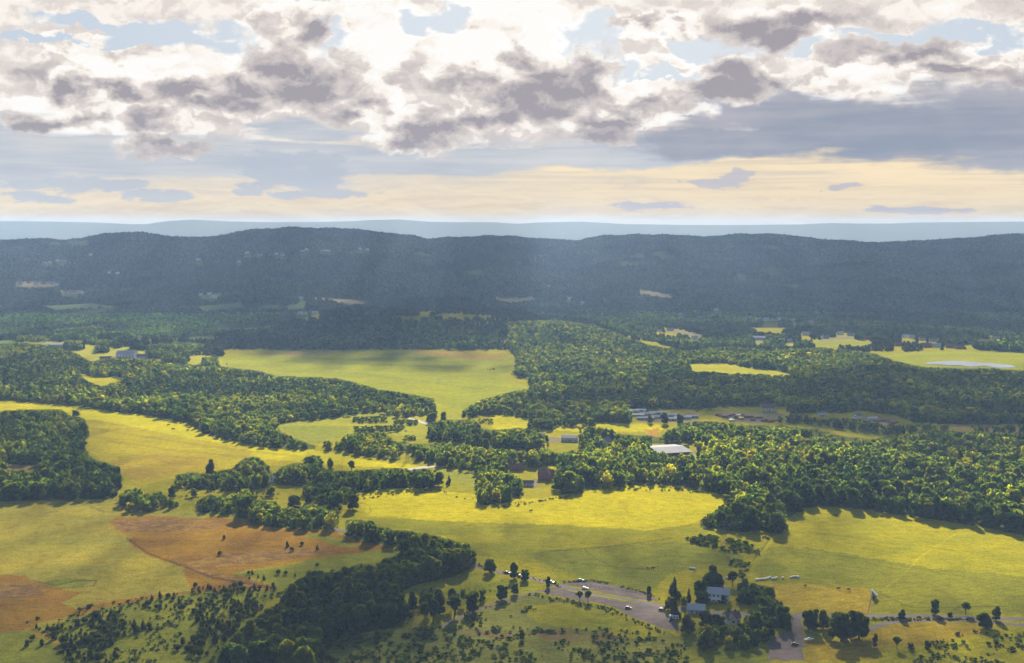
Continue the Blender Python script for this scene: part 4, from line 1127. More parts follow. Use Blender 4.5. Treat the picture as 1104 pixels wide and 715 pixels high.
# far houses: walls and a roof each, some chimneys
FH = [('the scattered houses at the right ridge foot', 'houses at the foot of the right ridge', [(711, 357.5, 9, 'C'), (722.6, 356.5, 16, 'C'), (733.5, 340, 10, 'W'), (749, 366, 14, 'W'), (754, 343, 11, 'G'), (772, 335, 11, 'W'), (809, 343, 11, 'C'),
       (818, 366.5, 40, 'W'), (826, 346, 14, 'W'), (835, 346, 14, 'C'), (839.5, 345.5, 12, 'W'), (851, 369, 12, 'W'), (855, 346.5, 9, 'W'), (868.5, 361.5, 15, 'W'), (874, 347.5, 12, 'C'), (890, 365, 14, 'G'), (906, 361, 14, 'W'), (917, 362, 16, 'C'), (935, 366, 14, 'R')]),
      ('the village houses above the lit right field', 'village houses at the right edge', [(968, 373, 13, 'R'), (976, 364, 13, 'W'), (983, 365, 12, 'W'), (994, 367, 13, 'C'), (1006, 368.5, 16, 'C'), (999, 374.5, 20, 'R'), (1010, 374.5, 14, 'W'), (1024, 375, 16, 'R'), (1034, 376, 16, 'R'), (1074, 365, 18, 'C'), (1046, 371, 13, 'G'), (1060, 368, 12, 'C')]),
      ('the tiny houses high on the left ridge', 'houses high on the left of the ridge', [(48, 284, 14, 'C'), (54, 283.5, 13, 'W'), (62, 282, 13, 'W'), (68, 282.5, 18, 'C'), (98, 275.5, 14, 'W'), (118, 295, 11, 'W'), (127, 295.5, 13, 'W'), (214, 281, 16, 'W')]),
      ('the house row along the middle ridge', 'houses along the middle of the ridge', [(258, 283, 11, 'W'), (267, 273.8, 16, 'W'), (280, 275.5, 14, 'G'), (298, 275, 15, 'W'), (305, 276, 13, 'W'), (326.5, 271.2, 15, 'C'), (330.5, 270, 13, 'W'), (349.4, 271, 15, 'C'), (354, 271.7, 12, 'W'), (388, 269, 12, 'W'), (396, 270, 11, 'W')]),
      ('the bright houses near small fields below the ridge', 'houses near the fields below the ridge', [(217, 318.5, 13, 'W'), (225.6, 318, 12, 'W'), (231, 321.5, 17, 'W'), (324.5, 322.5, 12, 'W'), (323.5, 339, 13, 'W'), (328.5, 339.2, 13, 'W'), (340, 338.5, 15, 'W'), (614, 323, 12, 'W'), (628, 327, 11, 'G')]),
      ('the village roofs at the far left edge', 'village roofs at the left edge', [(22, 306, 16, 'C'), (31, 305, 14, 'R'), (39, 306.5, 14, 'C'), (47, 306, 16, 'R'), (56, 306.5, 14, 'C'), (61, 308, 13, 'W'), (72, 316, 15, 'C'), (80, 316.5, 15, 'C'), (87, 316, 14, 'W')])]
WALLS = {'W': (M_WHITE, M_METALROOF, 'white'), 'C': (M_CREAM, M_BROWNROOF, 'cream'), 'G': (M_GREY, M_SHINGLE, 'grey'), 'R': (M_BRICK, M_REDROOF, 'red brick')}
for where, grp, lst in FH:
    for i, (px, py, w, c) in enumerate(sorted(lst)):
        wm, rm, cn = WALLS[c]
        nth = 'leftmost' if i == 0 else ('rightmost' if i == len(lst) - 1 else ORD[i] + ' from left')
        house('house', px, py, w, w * .62 if w < 30 else 14, 5.2, w * .2 if w < 30 else 3, RNG.uniform(-30, 30), wm, rm, f'{cn} house, {nth} of {where}', group=grp, windows=3 if py > 335 else 0, door=False)
        FAR_HOUSES.append((px, py, min(2.4, max(1.0, w / 12 * 2.2 * (0.55 if py < 330 else 0.8)))))
far_woods()

# ------------------------------------------------------------------ vehicles
def wheels(e, xs, y, r=.33):
    for x in xs:
        for s in (-1, 1):
            t = MB().bar((x, s * y - .1, r), (x, s * y + .1, r), r, r, 12).build('wheel', M_TYRE, e)
            MB().bar((x, s * y - .12, r), (x, s * y + .12, r), r * .55, r * .55, 8).build('rim', M_STEEL, t)


def car(px, py, rz, paint, label, van=False):
    X, Y, Z = p2g(px, py)
    e = empty('parked_car' if 'parked' in label else 'car', (X, Y, .07), R(rz)); tag(e, label, 'car')
    prof = [(-2.25, .35), (2.2, .35), (2.28, .62), (2.15, .80), (1.0, .95), (.45, 1.0), (-1.9, 1.0), (-2.22, .9)]
    MB().prism(prof, -.86, .86).build('body', paint, e)
    cab = [(1.0, .94), (.35, 1.46), (-1.35, 1.50), (-2.0, .98)] if not van else [(1.3, .94), (.8, 1.9), (-2.1, 1.95), (-2.2, .98)]
    MB().prism(cab, -.74, .74).build('window', M_GLASS, e)
    top = [(.33, 1.47), (.30, 1.53), (-1.32, 1.57), (-1.36, 1.5)] if not van else [(.8, 1.9), (.78, 1.97), (-2.1, 2.02), (-2.12, 1.95)]
    MB().prism(top, -.72, .72).build('roof', paint, e)
    wheels(e, (-1.4, 1.4), .82)
    for s in (-1, 1):
        MB().box(2.22, 2.30, s * .62 - .16, s * .62 + .16, .60, .74).build('headlight', M_WHITE, e)
    return e


car(677.3, 656.3, -8, M_BLACKCAR, 'black car parked alone in the middle of the gravel lot')
car(713.5, 658.2, -12, M_BLACKCAR, 'black car parked at the right end of the gravel lot under trees')
car(630.8, 635, -14, M_WHITECAR, 'white car on the road beside the pair of airy trees')
car(626, 626.5, -5, M_BLUECAR, 'small blue car parked at the far edge of the upper gravel strip')
car(594.5, 628.3, -30, M_WHITECAR, 'white car on the road next to the small corner tree')
car(547, 618.2, -28, M_BLACKCAR, 'dark car driving on the road beside the tall ragged tree')
car(561, 622, -28, M_SILVERCAR, 'silver car driving on the road behind the low verge trees')
car(724.5, 669.4, 15, M_BLUECAR, 'blue car parked in front of the white caravan')
car(875, 680.8, 60, M_SILVERCAR, 'silver car parked under the big dark pair of trees')
car(857, 695.5, 10, M_BLACKCAR, 'black car parked on the gravel driveway at the bottom edge')
car(245, 393, 5, M_WHITECAR, 'white van parked on the lit meadow right of the upper left farm', True)
for i, (px, py, p) in enumerate([(863.5, 474.5, M_WHITECAR), (868, 475, M_WHITECAR), (872, 475.8, M_SILVERCAR), (877, 475.4, M_WHITECAR), (882, 476.2, M_WHITECAR), (885.5, 476.6, M_REDCAR)]):
    car(px, py, 70, p, f'{["white", "white", "silver", "white", "white", "red"][i]} van, {ORD[i]} from left in the row parked in a clearing of the right wood', True)
for i, (px, py, p) in enumerate([(904.5, 478.5, M_WHITECAR), (909, 480, M_REDCAR), (914, 482, M_SILVERCAR), (917.5, 481, M_WHITECAR)]):
    car(px, py, 40, p, f'{["white", "red", "silver", "white"][i]} van, {ORD[i]} from left by the gap right of the parked row', True)

# caravan
X, Y, Z = p2g(726.5, 667.8)
cv = empty('caravan', (X, Y, .03), R(4)); tag(cv, 'white caravan parked before the dark pointed conifer', 'caravan')
MB().prism([(-3.0, .5), (2.8, .5), (3.1, 1.2), (2.7, 2.75), (-2.8, 2.75), (-3.1, 1.6)], -1.15, 1.15).build('body', M_WHITE, cv)
for x in (-1.9, .2, 1.9): MB().box(x - .5, x + .5, -1.2, -1.14, 1.35, 2.1).build('window', M_GLASS, cv)
MB().box(-1.0, -.35, -1.2, -1.14, .55, 2.35).build('door', M_CREAM, cv)
MB().bar((3.0, 0, .55), (4.3, 0, .5), .08).build('tow_bar', M_STEEL, cv)
wheels(cv, (0.1,), 1.0, .35)
# boat trailer by the driveway
X, Y, Z = p2g(872.5, 691.5)
bt = empty('boat_trailer', (X, Y, .03), R(12)); tag(bt, 'white boat on a trailer in the grass beside the gravel driveway', 'boat')
MB().add([(-3, -1, 1.5), (-3, 1, 1.5), (1.8, 1, 1.6), (1.8, -1, 1.6), (3.2, 0, 1.8), (-3, -.5, .7), (-3, .5, .7), (1.8, .5, .7), (1.8, -.5, .7)],
         [(0, 1, 6, 5), (1, 2, 7, 6), (0, 5, 8, 3), (2, 4, 7), (3, 8, 4), (8, 7, 4), (5, 6, 7, 8), (0, 3, 4, 2, 1)]).build('hull', M_WHITE, bt)
MB().prism([(-1.2, 1.55), (.9, 1.6), (.4, 2.2), (-1.0, 2.2)], -.7, .7).build('cabin', M_WHITE, bt)
MB().box(-3, 3.4, -.08, .08, .45, .6).build('trailer_frame', M_STEEL, bt)
wheels(bt, (-.6,), .85, .33)

# ------------------------------------------------------------------ hay bales in wrap, cows, poles, pylons, fence
def bale(px, py, r, L, rz, label):
    X, Y, Z = p2g(px, py)
    bm = bmesh.new()
    bmesh.ops.create_cone(bm, segments=18, radius1=r, radius2=r, depth=L, cap_ends=True)
    bmesh.ops.bevel(bm, geom=[e for e in bm.edges if abs(e.verts[0].co.z - e.verts[1].co.z) < 1e-4], offset=.22, segments=2, affect='EDGES')
    bmesh.ops.rotate(bm, verts=bm.verts, matrix=Matrix.Rotation(math.pi / 2, 3, 'X'))
    me = bpy.data.meshes.new('wrapped_bale'); bm.to_mesh(me); bm.free()
    o = link('wrapped_bale', me, M_PLASTIC); o.location = (X, Y, r - .1); o.rotation_euler = (0, 0, R(rz))
    tag(o, label, 'hay bale', 'white wrapped bales in the right field')


for i, (px, py) in enumerate([(815.5, 626), (818, 625.8), (820.5, 625.6), (823, 625.4), (825.6, 625), (828.2, 624.4), (830.2, 623.2), (832.6, 625), (835, 624.8), (837, 624)]):
    bale(px, py, .75, 1.7, RNG.uniform(0, 180), f'white wrapped bale, {ORD[i]} from left of the long row in the right field')
for i, (px, py) in enumerate([(853, 623.4), (855.5, 622.8), (858, 622.6), (860.6, 623), (844, 624)]):
    bale(px, py, .75, 1.7, RNG.uniform(0, 180), ['white wrapped bale at the left end of the short row in the right field', 'second bale of the short row in the right field', 'third bale of the short row in the right field', 'white wrapped bale at the right end of the short row', 'single white bale between the long and the short row'][i])
for i, (px, py) in enumerate([(744, 613.6), (746.3, 613.8), (748.6, 614.2)]):
    bale(px, py, .75, 1.8, RNG.uniform(0, 180), f'white wrapped bale, {ORD[i]} from left of three behind the tallest farm tree')
bale(784, 624, .9, 1.7, 20, 'white wrapped bale standing among trees behind the farmhouse')


def cow_mesh():
    pts = [(-.95, 0, 1.15), (-.3, 0, 1.10), (.45, 0, 1.15), (.95, 0, 1.25), (1.35, 0, 1.2), (1.75, 0, .95),
           (-.9, .25, .65), (-.98, .25, .35), (-.95, .25, .03), (-.9, -.25, .65), (-.98, -.25, .35), (-.95, -.25, .03),
           (.6, .25, .65), (.6, .25, .3), (.6, .25, .03), (.6, -.25, .65), (.6, -.25, .3), (.6, -.25, .03), (-1.15, 0, .95), (-1.2, 0, .45)]
    ed = [(0, 1), (1, 2), (2, 3), (3, 4), (4, 5), (0, 6), (6, 7), (7, 8), (0, 9), (9, 10), (10, 11), (2, 12), (12, 13), (13, 14), (2, 15), (15, 16), (16, 17), (0, 18), (18, 19)]
    rad = [.36, .42, .40, .27, .18, .12, .16, .09, .07, .16, .09, .07, .14, .09, .07, .14, .09, .07, .06, .05]
    me = bpy.data.meshes.new('cow'); me.from_pydata(pts, ed, [])
    o = bpy.data.objects.new('cow_tmp', me); COL.objects.link(o)
    md = o.modifiers.new('s', 'SKIN'); ms = o.modifiers.new('d', 'SUBSURF'); ms.levels = 1; ms.render_levels = 1
    for v, r in zip(me.skin_vertices[0].data, rad): v.radius = (r, r)
    me.skin_vertices[0].data[1].use_root = True
    dg = bpy.context.evaluated_depsgraph_get(); dg.update()
    m2 = bpy.data.meshes.new_from_object(o.evaluated_get(dg))
    bpy.data.objects.remove(o); m2.name = 'cow'
    for p in m2.polygons: p.use_smooth = True
    m2.materials.clear(); m2.materials.append(M_COWB)
    return m2


CM = cow_mesh()
for px, py, rz, s, lab in [(698.6, 613.6, 170, .85, 'small black cow grazing in the centre field, left of a pair'), (704, 614, 10, 1.25, 'larger black cow grazing in the centre field, right of a pair'), (868.3, 632.3, 60, 1, 'black cow grazing below the short row of white bales'),
                           (904, 635.6, 0, 1.1, 'black cow grazing in the right field, left of a spaced pair'), (915, 636.8, 200, 1.1, 'black cow grazing in the right field, right of a spaced pair and nearer the shelter'),
                           (181.5, 459.2, 20, 1.5, 'black cow in the yellow hill field nearest the wood edge'), (187, 463.6, 180, 1.6, 'black cow in the middle of the three on the yellow hill field'), (202.5, 465, 10, 1.5, 'black cow right of the other two on the yellow hill field'),
                           (572.5, 551.8, 30, 1.3, 'black cow alone in the upper part of the centre field'), (901, 556.5, 0, 1.2, 'black cow alone near the top of the right field')]:
    X, Y, Z = p2g(px, py)
    o = link('cow', CM, None); o.location = (X, Y, 0); o.rotation_euler = (0, 0, R(rz)); o.scale = (s,) * 3
    tag(o, lab, 'cow', 'black cows in the fields')


def pylon(px, py, H, rz, label):
    X, Y, Z = p2g(px, py)
    e = empty('pylon', (X, Y, 0), R(rz)); tag(e, label, 'pylon')
    m = MB(); b = H * .10
    lev = [0, .22, .42, .58, .72, .84, 1.0]
    wd = lambda t: b * (1 - t) ** 0.9 + .35
    for sx, sy in ((1, 1), (1, -1), (-1, -1), (-1, 1)):
        for t0, t1 in zip(lev, lev[1:]):
            m.bar((sx * wd(t0), sy * wd(t0), t0 * H), (sx * wd(t1), sy * wd(t1), t1 * H), .09, n=4)
    for t0, t1 in zip(lev, lev[1:]):
        c0 = [(wd(t0), wd(t0)), (wd(t0), -wd(t0)), (-wd(t0), -wd(t0)), (-wd(t0), wd(t0))]
        c1 = [(wd(t1), wd(t1)), (wd(t1), -wd(t1)), (-wd(t1), -wd(t1)), (-wd(t1), wd(t1))]
        for i in range(4):
            j = (i + 1) % 4
            m.bar((*c0[i], t0 * H), (*c1[j], t1 * H), .05, n=4); m.bar((*c0[j], t0 * H), (*c1[i], t1 * H), .05, n=4); m.bar((*c1[i], t1 * H), (*c1[j], t1 * H), .05, n=4)
    m.build('tower', M_STEEL, e)
    for t, L in ((.72, 3.6), (.84, 4.4), (.97, 3.2)):
        a = MB()
        for s in (-1, 1):
            a.bar((0, 0, t * H + .5), (s * L, 0, t * H), .08, n=4); a.bar((0, 0, t * H - .5), (s * L, 0, t * H), .08, n=4)
        ar = a.build('cross_arm', M_STEEL, e)
        for s in (-1, 1):
            MB().bar((s * L, 0, t * H), (s * L, 0, t * H - 1.2), .13, n=6).build('insulator', M_TIMBER, ar)


pylon(780.5, 590, 21, 20, 'tall steel lattice pylon standing in the scrub between the two fields')
pylon(439, 497, 15.5, 30, 'small steel lattice pylon in front of the long hedgerow')
for px, py, yt, lab in [(369, 508, 497, 'bare pole beside the loose tree above the sunlit hedgerow'), (470.6, 503, 492, 'bare pole at the end of the pale lane by the hedgerow'), (81, 397, 389, 'thin pole rising from the left wood below the farm')]:
    X, Y, Z = p2g(px, py)
    hh = (py - yt) / (F * CP / Y)
    e = empty('utility_pole', (X, Y, 0), 0.3); tag(e, lab, 'pole')
    MB().bar((0, 0, -.5), (0, 0, hh), .17, .11, 8).build('pole', M_TIMBER, e)
    MB().box(-1.2, 1.2, -.08, .08, hh - .9, hh - .72).build('cross_arm', M_TIMBER, e)

for ka, kb, lab in [((939.5, 642), (935.5, 661), 'post and rail fence running down from the field shelter to the road'), ((690, 639.2), (604, 628.2), 'post and wire fence along the far side of the upper gravel strip')]:
    A = p2g(*ka); B = p2g(*kb)
    ln = math.hypot(B[0] - A[0], B[1] - A[1])
    e = empty('fence', (A[0], A[1], 0), math.atan2(B[1] - A[1], B[0] - A[0])); tag(e, lab, 'fence')
    n = int(ln / 3.2)
    for i in range(n + 1):
        MB().box(ln * i / n - .09, ln * i / n + .09, -.09, .09, -.3, 1.25).build('post', M_TIMBER, e)
    for z in (.5, 1.0):
        MB().box(0, ln, -.14, -.1, z, z + .12).build('rail', M_TIMBER, e)

# log yards: stacks of logs, each stack a thing
def log_stack(px, py, w, h, rz, label, mat=None):
    X, Y, Z = p2g(px, py)
    rng = random.Random(int(px * 10))
    m = MB(); r = .28
    rows = int(h / .5)
    for j in range(rows):
        n = int((w - j * .55) / .56)
        for i in range(n):
            x = -w / 2 + j * .28 + i * .56 + .28
            m.bar((x, -2.2 + rng.uniform(-.3, .3), r + j * .5), (x, 2.2 + rng.uniform(-.3, .3), r + j * .5), r, r * .9, 6)
    o = m.build('log_stack', mat or M_LOG, None); o.location = (X, Y, 0); o.rotation_euler = (0, 0, R(rz))
    tag(o, label, 'log stack', 'stacks of reddish logs')


rl = random.Random(5)
for i in range(18):
    x = 775 + i * 3.7; y = 447 + (i * .42) + rl.uniform(-1.2, 2.6)
    log_stack(x, y, rl.uniform(6, 11), rl.uniform(2, 3.6), rl.uniform(-30, 30), f'reddish log stack, {ORD[i]} from left in the log yard below the cream house')
for i in range(9):
    x = 945 + i * 2.5; y = 452 + i * .35 + rl.uniform(-.8, 2.4)
    log_stack(x, y, rl.uniform(6, 10), rl.uniform(2, 3.4), rl.uniform(-20, 20), f'reddish log stack, {ORD[i]} from left in the right hand log yard')
for px, py, m, lab in [(797, 449.6, M_WHITECAR, 'white truck standing among the log stacks'), (798.5, 452.2, M_YELLOW, 'yellow loader standing among the log stacks'), (789, 454.5, M_WHITECAR, 'pale truck at the lower left of the log yard')]:
    X, Y, Z = p2g(px, py)
    e = empty('truck', (X, Y, .05), R(15)); tag(e, lab, 'truck')
    MB().box(-3.5, 1.8, -1.2, 1.2, .9, 3.0).build('cargo_box', m, e)
    MB().prism([(2.0, .6), (3.9, .6), (3.9, 1.5), (3.5, 2.5), (2.0, 2.5)], -1.1, 1.1).build('cab', m, e)
    MB().box(3.5, 3.85, -.9, .9, 1.55, 2.2).build('window', M_GLASS, e)
    wheels(e, (-2.6, 2.9), 1.0, .5)

# ------------------------------------------------------------------ junipers and rough ground
def juniper_mesh(seed, W, H, kind, n):
    V, Q, T_ = crown_geo(seed, kind, W, H, 7, n, .28, 1, .85)
    me = np_mesh('juniper_shrub', V, Q, T_); me.materials.append(M_LEAF); return me


JM = [(3.2, 4.0, juniper_mesh(300, 3.2, 4.0, 'cone', 380)), (3.6, 3.4, juniper_mesh(301, 3.6, 3.4, 'bush', 420)), (2.6, 3.8, juniper_mesh(302, 2.6, 3.8, 'tall', 360)), (4.4, 3.6, juniper_mesh(303, 4.4, 3.6, 'bush', 460))]
rj = np.random.default_rng(8)


def juniper(X, Y, s, label, group, flat=1.0):
    W, H, me = JM[rj.integers(len(JM))]
    o = link('juniper_shrub', me); o.location = (X, Y, -.05); o.rotation_euler = (0, 0, rj.uniform(0, 6.28)); o.scale = (s, s, s * flat)
    g = rj.uniform(.75, 1.25)
    o.color = (.026 * g, .036 * g, .013 * g, 1)
    tag(o, label, 'shrub', group)


ISO = [(241.6, 581.5, 1.2, 'upper of two lone junipers in the middle of the brown field'), (237, 598.5, 1.2, 'lower of two lone junipers in the middle of the brown field'), (309.5, 589.5, 1.3, 'leftmost of four junipers at the right end of the brown field'),
       (314.7, 594, 1.2, 'lowest of four junipers at the right end of the brown field'), (325.5, 588, 1.0, 'topmost of four junipers at the right end of the brown field'), (342, 592.5, 1.1, 'rightmost of four junipers at the right end of the brown field'),
       (342, 610.5, .8, 'lone juniper in the green triangle just under the brown field'), (268, 619, .9, 'left one of a close juniper pair in the green triangle'), (272, 619, .9, 'right one of a close juniper pair in the green triangle'),
       (300, 619, 1.1, 'left one of two low wide junipers beside the dark wood'), (308, 619.5, 1.1, 'right one of two low wide junipers beside the dark wood'), (318, 621.5, .7, 'small juniper closest to the dark wood in the green triangle'),
       (284.5, 625, 1.0, 'largest juniper at the lower edge of the green triangle'), (269, 624.5, .7, 'small juniper below the close pair in the green triangle'), (278, 623, .7, 'small juniper between the close pair and the largest one'),
       (210.7, 633, 1.2, 'lone juniper at the tip of the green field by the brown path'), (241, 637, 1.1, 'first juniper of three spaced along the brown strip'), (261, 637, 1.0, 'second juniper of three spaced along the brown strip'),
       (296.5, 636.5, .9, 'third juniper of three spaced along the brown strip'), (187.5, 642.5, .8, 'small juniper, right of two beside the brown path'), (180.5, 644, .7, 'small juniper, left of two beside the brown path'),
       (35, 690, 1.2, 'leftmost juniper in the bottom left corner'), (29, 697, 1.4, 'juniper at the very bottom edge in the left corner'), (45, 696, 1.3, 'rightmost of three junipers in the bottom left corner'), (29.5, 672, .5, 'tiny juniper alone on the brown path at lower left')]
for px, py, s, lab in ISO:
    X, Y, Z = p2g(px, py); juniper(X, Y, s, lab, None)
P = np.array(JUN, float)
n = 0; tries = 0; taken = []
while n < 262 and tries < 9000:
    tries += 1
    px = rj.uniform(38, 302); py = rj.uniform(632, 715)
    if not inside(P, np.array([px]), np.array([py]))[0]: continue
    X, Y = [float(v) for v in p2g_flat(px, py)]
    dn = float(fbm(np.array([X / 26]), np.array([Y / 26]), 2, 61)[0]) + (.16 if px > 205 and py < 672 else 0) + (.10 if py > 672 else 0)
    if dn < .50: continue
    s = rj.uniform(.5, 1.5) * (1.25 if py > 665 else 1)
    if any((X - a) ** 2 + (Y - b) ** 2 < (1.35 * (s + c)) ** 2 for a, b, c in taken): continue
    taken.append((X, Y, s)); n += 1
    juniper(X, Y, s, 'dark juniper bush scattered thickly on the rough slope left of the big dark wood', 'junipers scattered on the rough slope')


def scrub():
    rng = np.random.default_rng(55); items = []
    zones = [(JUN, 800, (.4, 2.0), .42),
             ([(345, 700), (379, 688), (434, 679), (470, 678), (500, 668), (540, 676), (600, 680), (660, 676), (720, 688), (740, 695), (740, 730), (340, 730)], 1100, (.4, 2.6), .40),
             ([(500, 660), (540, 652), (575, 640), (600, 648), (560, 664), (500, 672)], 90, (.6, 2.0), .45),
             ([(1000, 690), (1050, 680), (1090, 676), (1140, 690), (1140, 720), (980, 720)], 260, (.5, 2.4), .42),
             ([(510, 611), (560, 622), (606, 634), (604, 630), (560, 617), (512, 606)], 60, (.5, 1.5), .3),
             ([(940, 666.5), (1060, 666.8), (1060, 668.6), (940, 669.5)], 150, (.6, 1.6), .2),
             ([(607, 627), (640, 625.5), (690, 636), (712, 645.5), (712, 647), (690, 638), (640, 627), (607, 629)], 110, (.4, 1.3), .25),
             ([(600, 644), (640, 652), (660, 656), (676, 665), (700, 674), (730, 684), (722, 686), (690, 675), (660, 663), (640, 655), (600, 648)], 140, (.4, 1.5), .35),
             ([(790, 600), (812, 590), (822, 575), (832, 578), (815, 605), (800, 625), (785, 612)], 110, (.5, 2.2), .45),
             ([(430, 640), (460, 630), (510, 612), (540, 620), (560, 640), (520, 655), (470, 672), (440, 678)], 70, (.4, 1.3), .5),
             ([(300, 640), (345, 616), (408, 612), (438, 596), (430, 640), (400, 680), (300, 690)], 200, (1, 3), .2),
             ([(125, 545), (200, 540), (230, 536), (300, 540), (300, 530), (200, 528), (150, 545)], 70, (.5, 1.8), .45),
             ([(380, 535), (440, 528), (470, 528), (540, 545), (600, 536), (670, 526), (740, 526), (790, 536), (730, 530), (660, 529), (600, 539), (540, 549), (470, 531), (392, 538)], 200, (.6, 2.0), .3)]
    for poly, n, hr, th in zones:
        Pz = np.array(poly, float)
        PX = rng.uniform(Pz[:, 0].min(), Pz[:, 0].max(), n * 25); PY = rng.uniform(Pz[:, 1].min(), Pz[:, 1].max(), n * 25)
        ok = inside(Pz, PX, PY); PX, PY = PX[ok], PY[ok]
        X, Y = p2g_flat(PX, PY)
        ok = np.nonzero(fbm(X / 14, Y / 14, 2, 71) >= th)[0][:n]
        for i in ok:
            H = rng.uniform(*hr); tt = TINTS[rng.integers(5)] * rng.uniform(.8, 1.7)
            items.append((X[i], Y[i], -.05, H, H * rng.uniform(1.1, 2.2), 'bush', tt))
    merged('undergrowth', items, lambda Y: SET_MID, 'low weedy bushes and brambles over the rough ground and verges')


scrub()

# ------------------------------------------------------------------ unseen puffs added above the frame, placed to shade the valley
def shade_map():
    gx = np.arange(-160, 1264, 4.0); gy = np.arange(236, 780, 3.0)
    GX, GY = np.meshgrid(gx, gy)
    keep = np.ones_like(GX)

    def blur(m, r):
        for ax, st in ((1, 4.0), (0, 3.0)):
            s = max(r / st, .3); k = np.arange(-int(3 * s) - 1, int(3 * s) + 2); w = np.exp(-.5 * (k / s) ** 2); w /= w.sum()
            m = np.apply_along_axis(lambda v: np.convolve(np.pad(v, len(k) // 2, mode='edge'), w, 'valid'), ax, m)
        return m
    for poly, s, r in SHADE:
        keep = keep * (1 - s * blur(inside(poly, GX, GY).astype(float), r))
    for poly, s, r in SHAFTS:
        keep = np.minimum(1, keep + s * blur(inside(poly, GX, GY).astype(float), r))
    return gx, gy, 1 - keep


SHAFTS = [([(335, 236), (385, 236), (372, 336), (305, 336)], .50, 9), ([(405, 236), (455, 236), (475, 336), (395, 336)], .48, 8), ([(540, 236), (625, 236), (720, 336), (590, 336)], .62, 9), ([(660, 236), (745, 236), (870, 336), (760, 336)], .50, 10), ([(790, 236), (820, 236), (930, 336), (890, 336)], .34, 8), ([(-200, 236), (100, 236), (70, 330), (-200, 330)], .42, 18)]
SHADE = [
    ([(-200, 230), (1300, 230), (1300, 352), (900, 356), (760, 350), (640, 340), (560, 334), (500, 374), (430, 384), (300, 386), (240, 378), (150, 360), (-200, 360)], .72, 5),
    ([(200, 326), (545, 322), (575, 340), (500, 374), (430, 384), (300, 386), (240, 378)], .80, 6),
    ([(700, 318), (1300, 318), (1300, 352), (900, 356), (760, 350)], .50, 10),
    ([(320, 379), (550, 381), (552, 398), (520, 404), (460, 402), (410, 395), (320, 391)], .72, 3),
    ([(560, 436), (640, 424), (740, 412), (860, 410), (960, 396), (1300, 402), (1300, 472), (930, 470), (850, 462), (745, 452), (680, 455), (600, 452), (540, 446), (540, 432)], .94, 6),
    ([(850, 462), (1300, 470), (1300, 530), (1000, 510)], .6, 12),
    ([(-200, 450), (60, 440), (110, 452), (135, 500), (200, 505), (345, 490), (400, 515), (385, 545), (300, 560), (200, 552), (-200, 545)], .55, 9),
    ([(-200, 545), (200, 552), (300, 562), (380, 560), (440, 590), (430, 640), (260, 680), (-200, 720)], .48, 14),
    ([(200, 700), (260, 660), (330, 610), (400, 560), (520, 590), (520, 640), (480, 680), (480, 780), (200, 780)], .74, 16),
    ([(440, 575), (560, 570), (700, 576), (820, 570), (860, 556), (930, 560), (960, 600), (900, 640), (840, 655), (740, 645), (620, 625), (500, 610)], .66, 20),
    ([(-200, 655), (500, 640), (560, 625), (700, 645), (760, 610), (860, 650), (1000, 640), (1300, 655), (1300, 800), (-200, 800)], .68, 14),
    ([(740, 610), (800, 605), (860, 650), (850, 700), (740, 700)], .35, 12),
    ([(-200, 386), (60, 384), (130, 396), (230, 404), (230, 430), (120, 432), (-200, 415)], .25, 8),
]


def shade_clouds():  # puffs laid toward the sun wherever the shade map wants dark ground
    gx, gy, S = shade_map()
    rng = np.random.default_rng(17)
    for (y0, y1, cell, hh, r, nm, lab) in ((640, 1750, 8.0, 1300.0, 3.6, 'cloud', 'unseen scatter of low puffs added to shade the near fields'), (1750, 6300, 20.0, 2600.0, 13.0, 'cloud', 'unseen scatter of high puffs added to shade the far valley and ridge')):
        Y = np.arange(y0, y1, cell); X = np.arange(-.56 * y1, .56 * y1, cell)
        GX, GY = np.meshgrid(X, Y); GX = GX.ravel() + (rng.random(GX.size) - .5) * cell; GY = GY.ravel() + (rng.random(GY.size) - .5) * cell
        k = np.abs(GX) < .54 * GY + 60
        GX, GY = GX[k], GY[k]; GZ = hgt(GX, GY)
        px, py = project(GX, GY, GZ)
        ix = np.clip(np.round((px - gx[0]) / 4).astype(int), 0, len(gx) - 1); iy = np.clip(np.round((py - gy[0]) / 3).astype(int), 0, len(gy) - 1)
        s = S[iy, ix]
        s = np.clip(s * (0.86 + 0.28 * fbm(GX / (r * 30), GY / (r * 36), 3, 50)), 0, .96)
        lam = -np.log(1 - s) * cell * cell / (math.pi * r * r / math.sin(SUN_EL))
        cnt = rng.poisson(lam)
        idx = np.repeat(np.arange(len(GX)), cnt)
        n = len(idx)
        if not n: continue
        h = hh + rng.normal(size=n) * r * 2.5
        Pz = np.stack([GX[idx], GY[idx], GZ[idx]], 1)
        tt = (h - Pz[:, 2]) / SUNV[2]
        C = Pz + SUNV * tt[:, None] + (rng.random((n, 3)) - .5) * np.array([cell, cell, 0])
        rad = r * rng.uniform(.75, 1.2, n)
        bV, bT = ICO1
        jit = 1 + (rng.random((8, len(bV))) - .5) * .35
        sel = rng.integers(8, size=n)
        V = C[:, None, :] + bV[None] * (jit[sel] * rad[:, None])[:, :, None]
        Tn = bT[None] + (np.arange(n) * len(bV))[:, None, None]
        me = np_mesh(nm, V.reshape(-1, 3), None, Tn.reshape(-1, 3))
        o = link(nm, me, M_SHADE_CLOUD); tag(o, lab, None, None, 'structure')


shade_clouds()

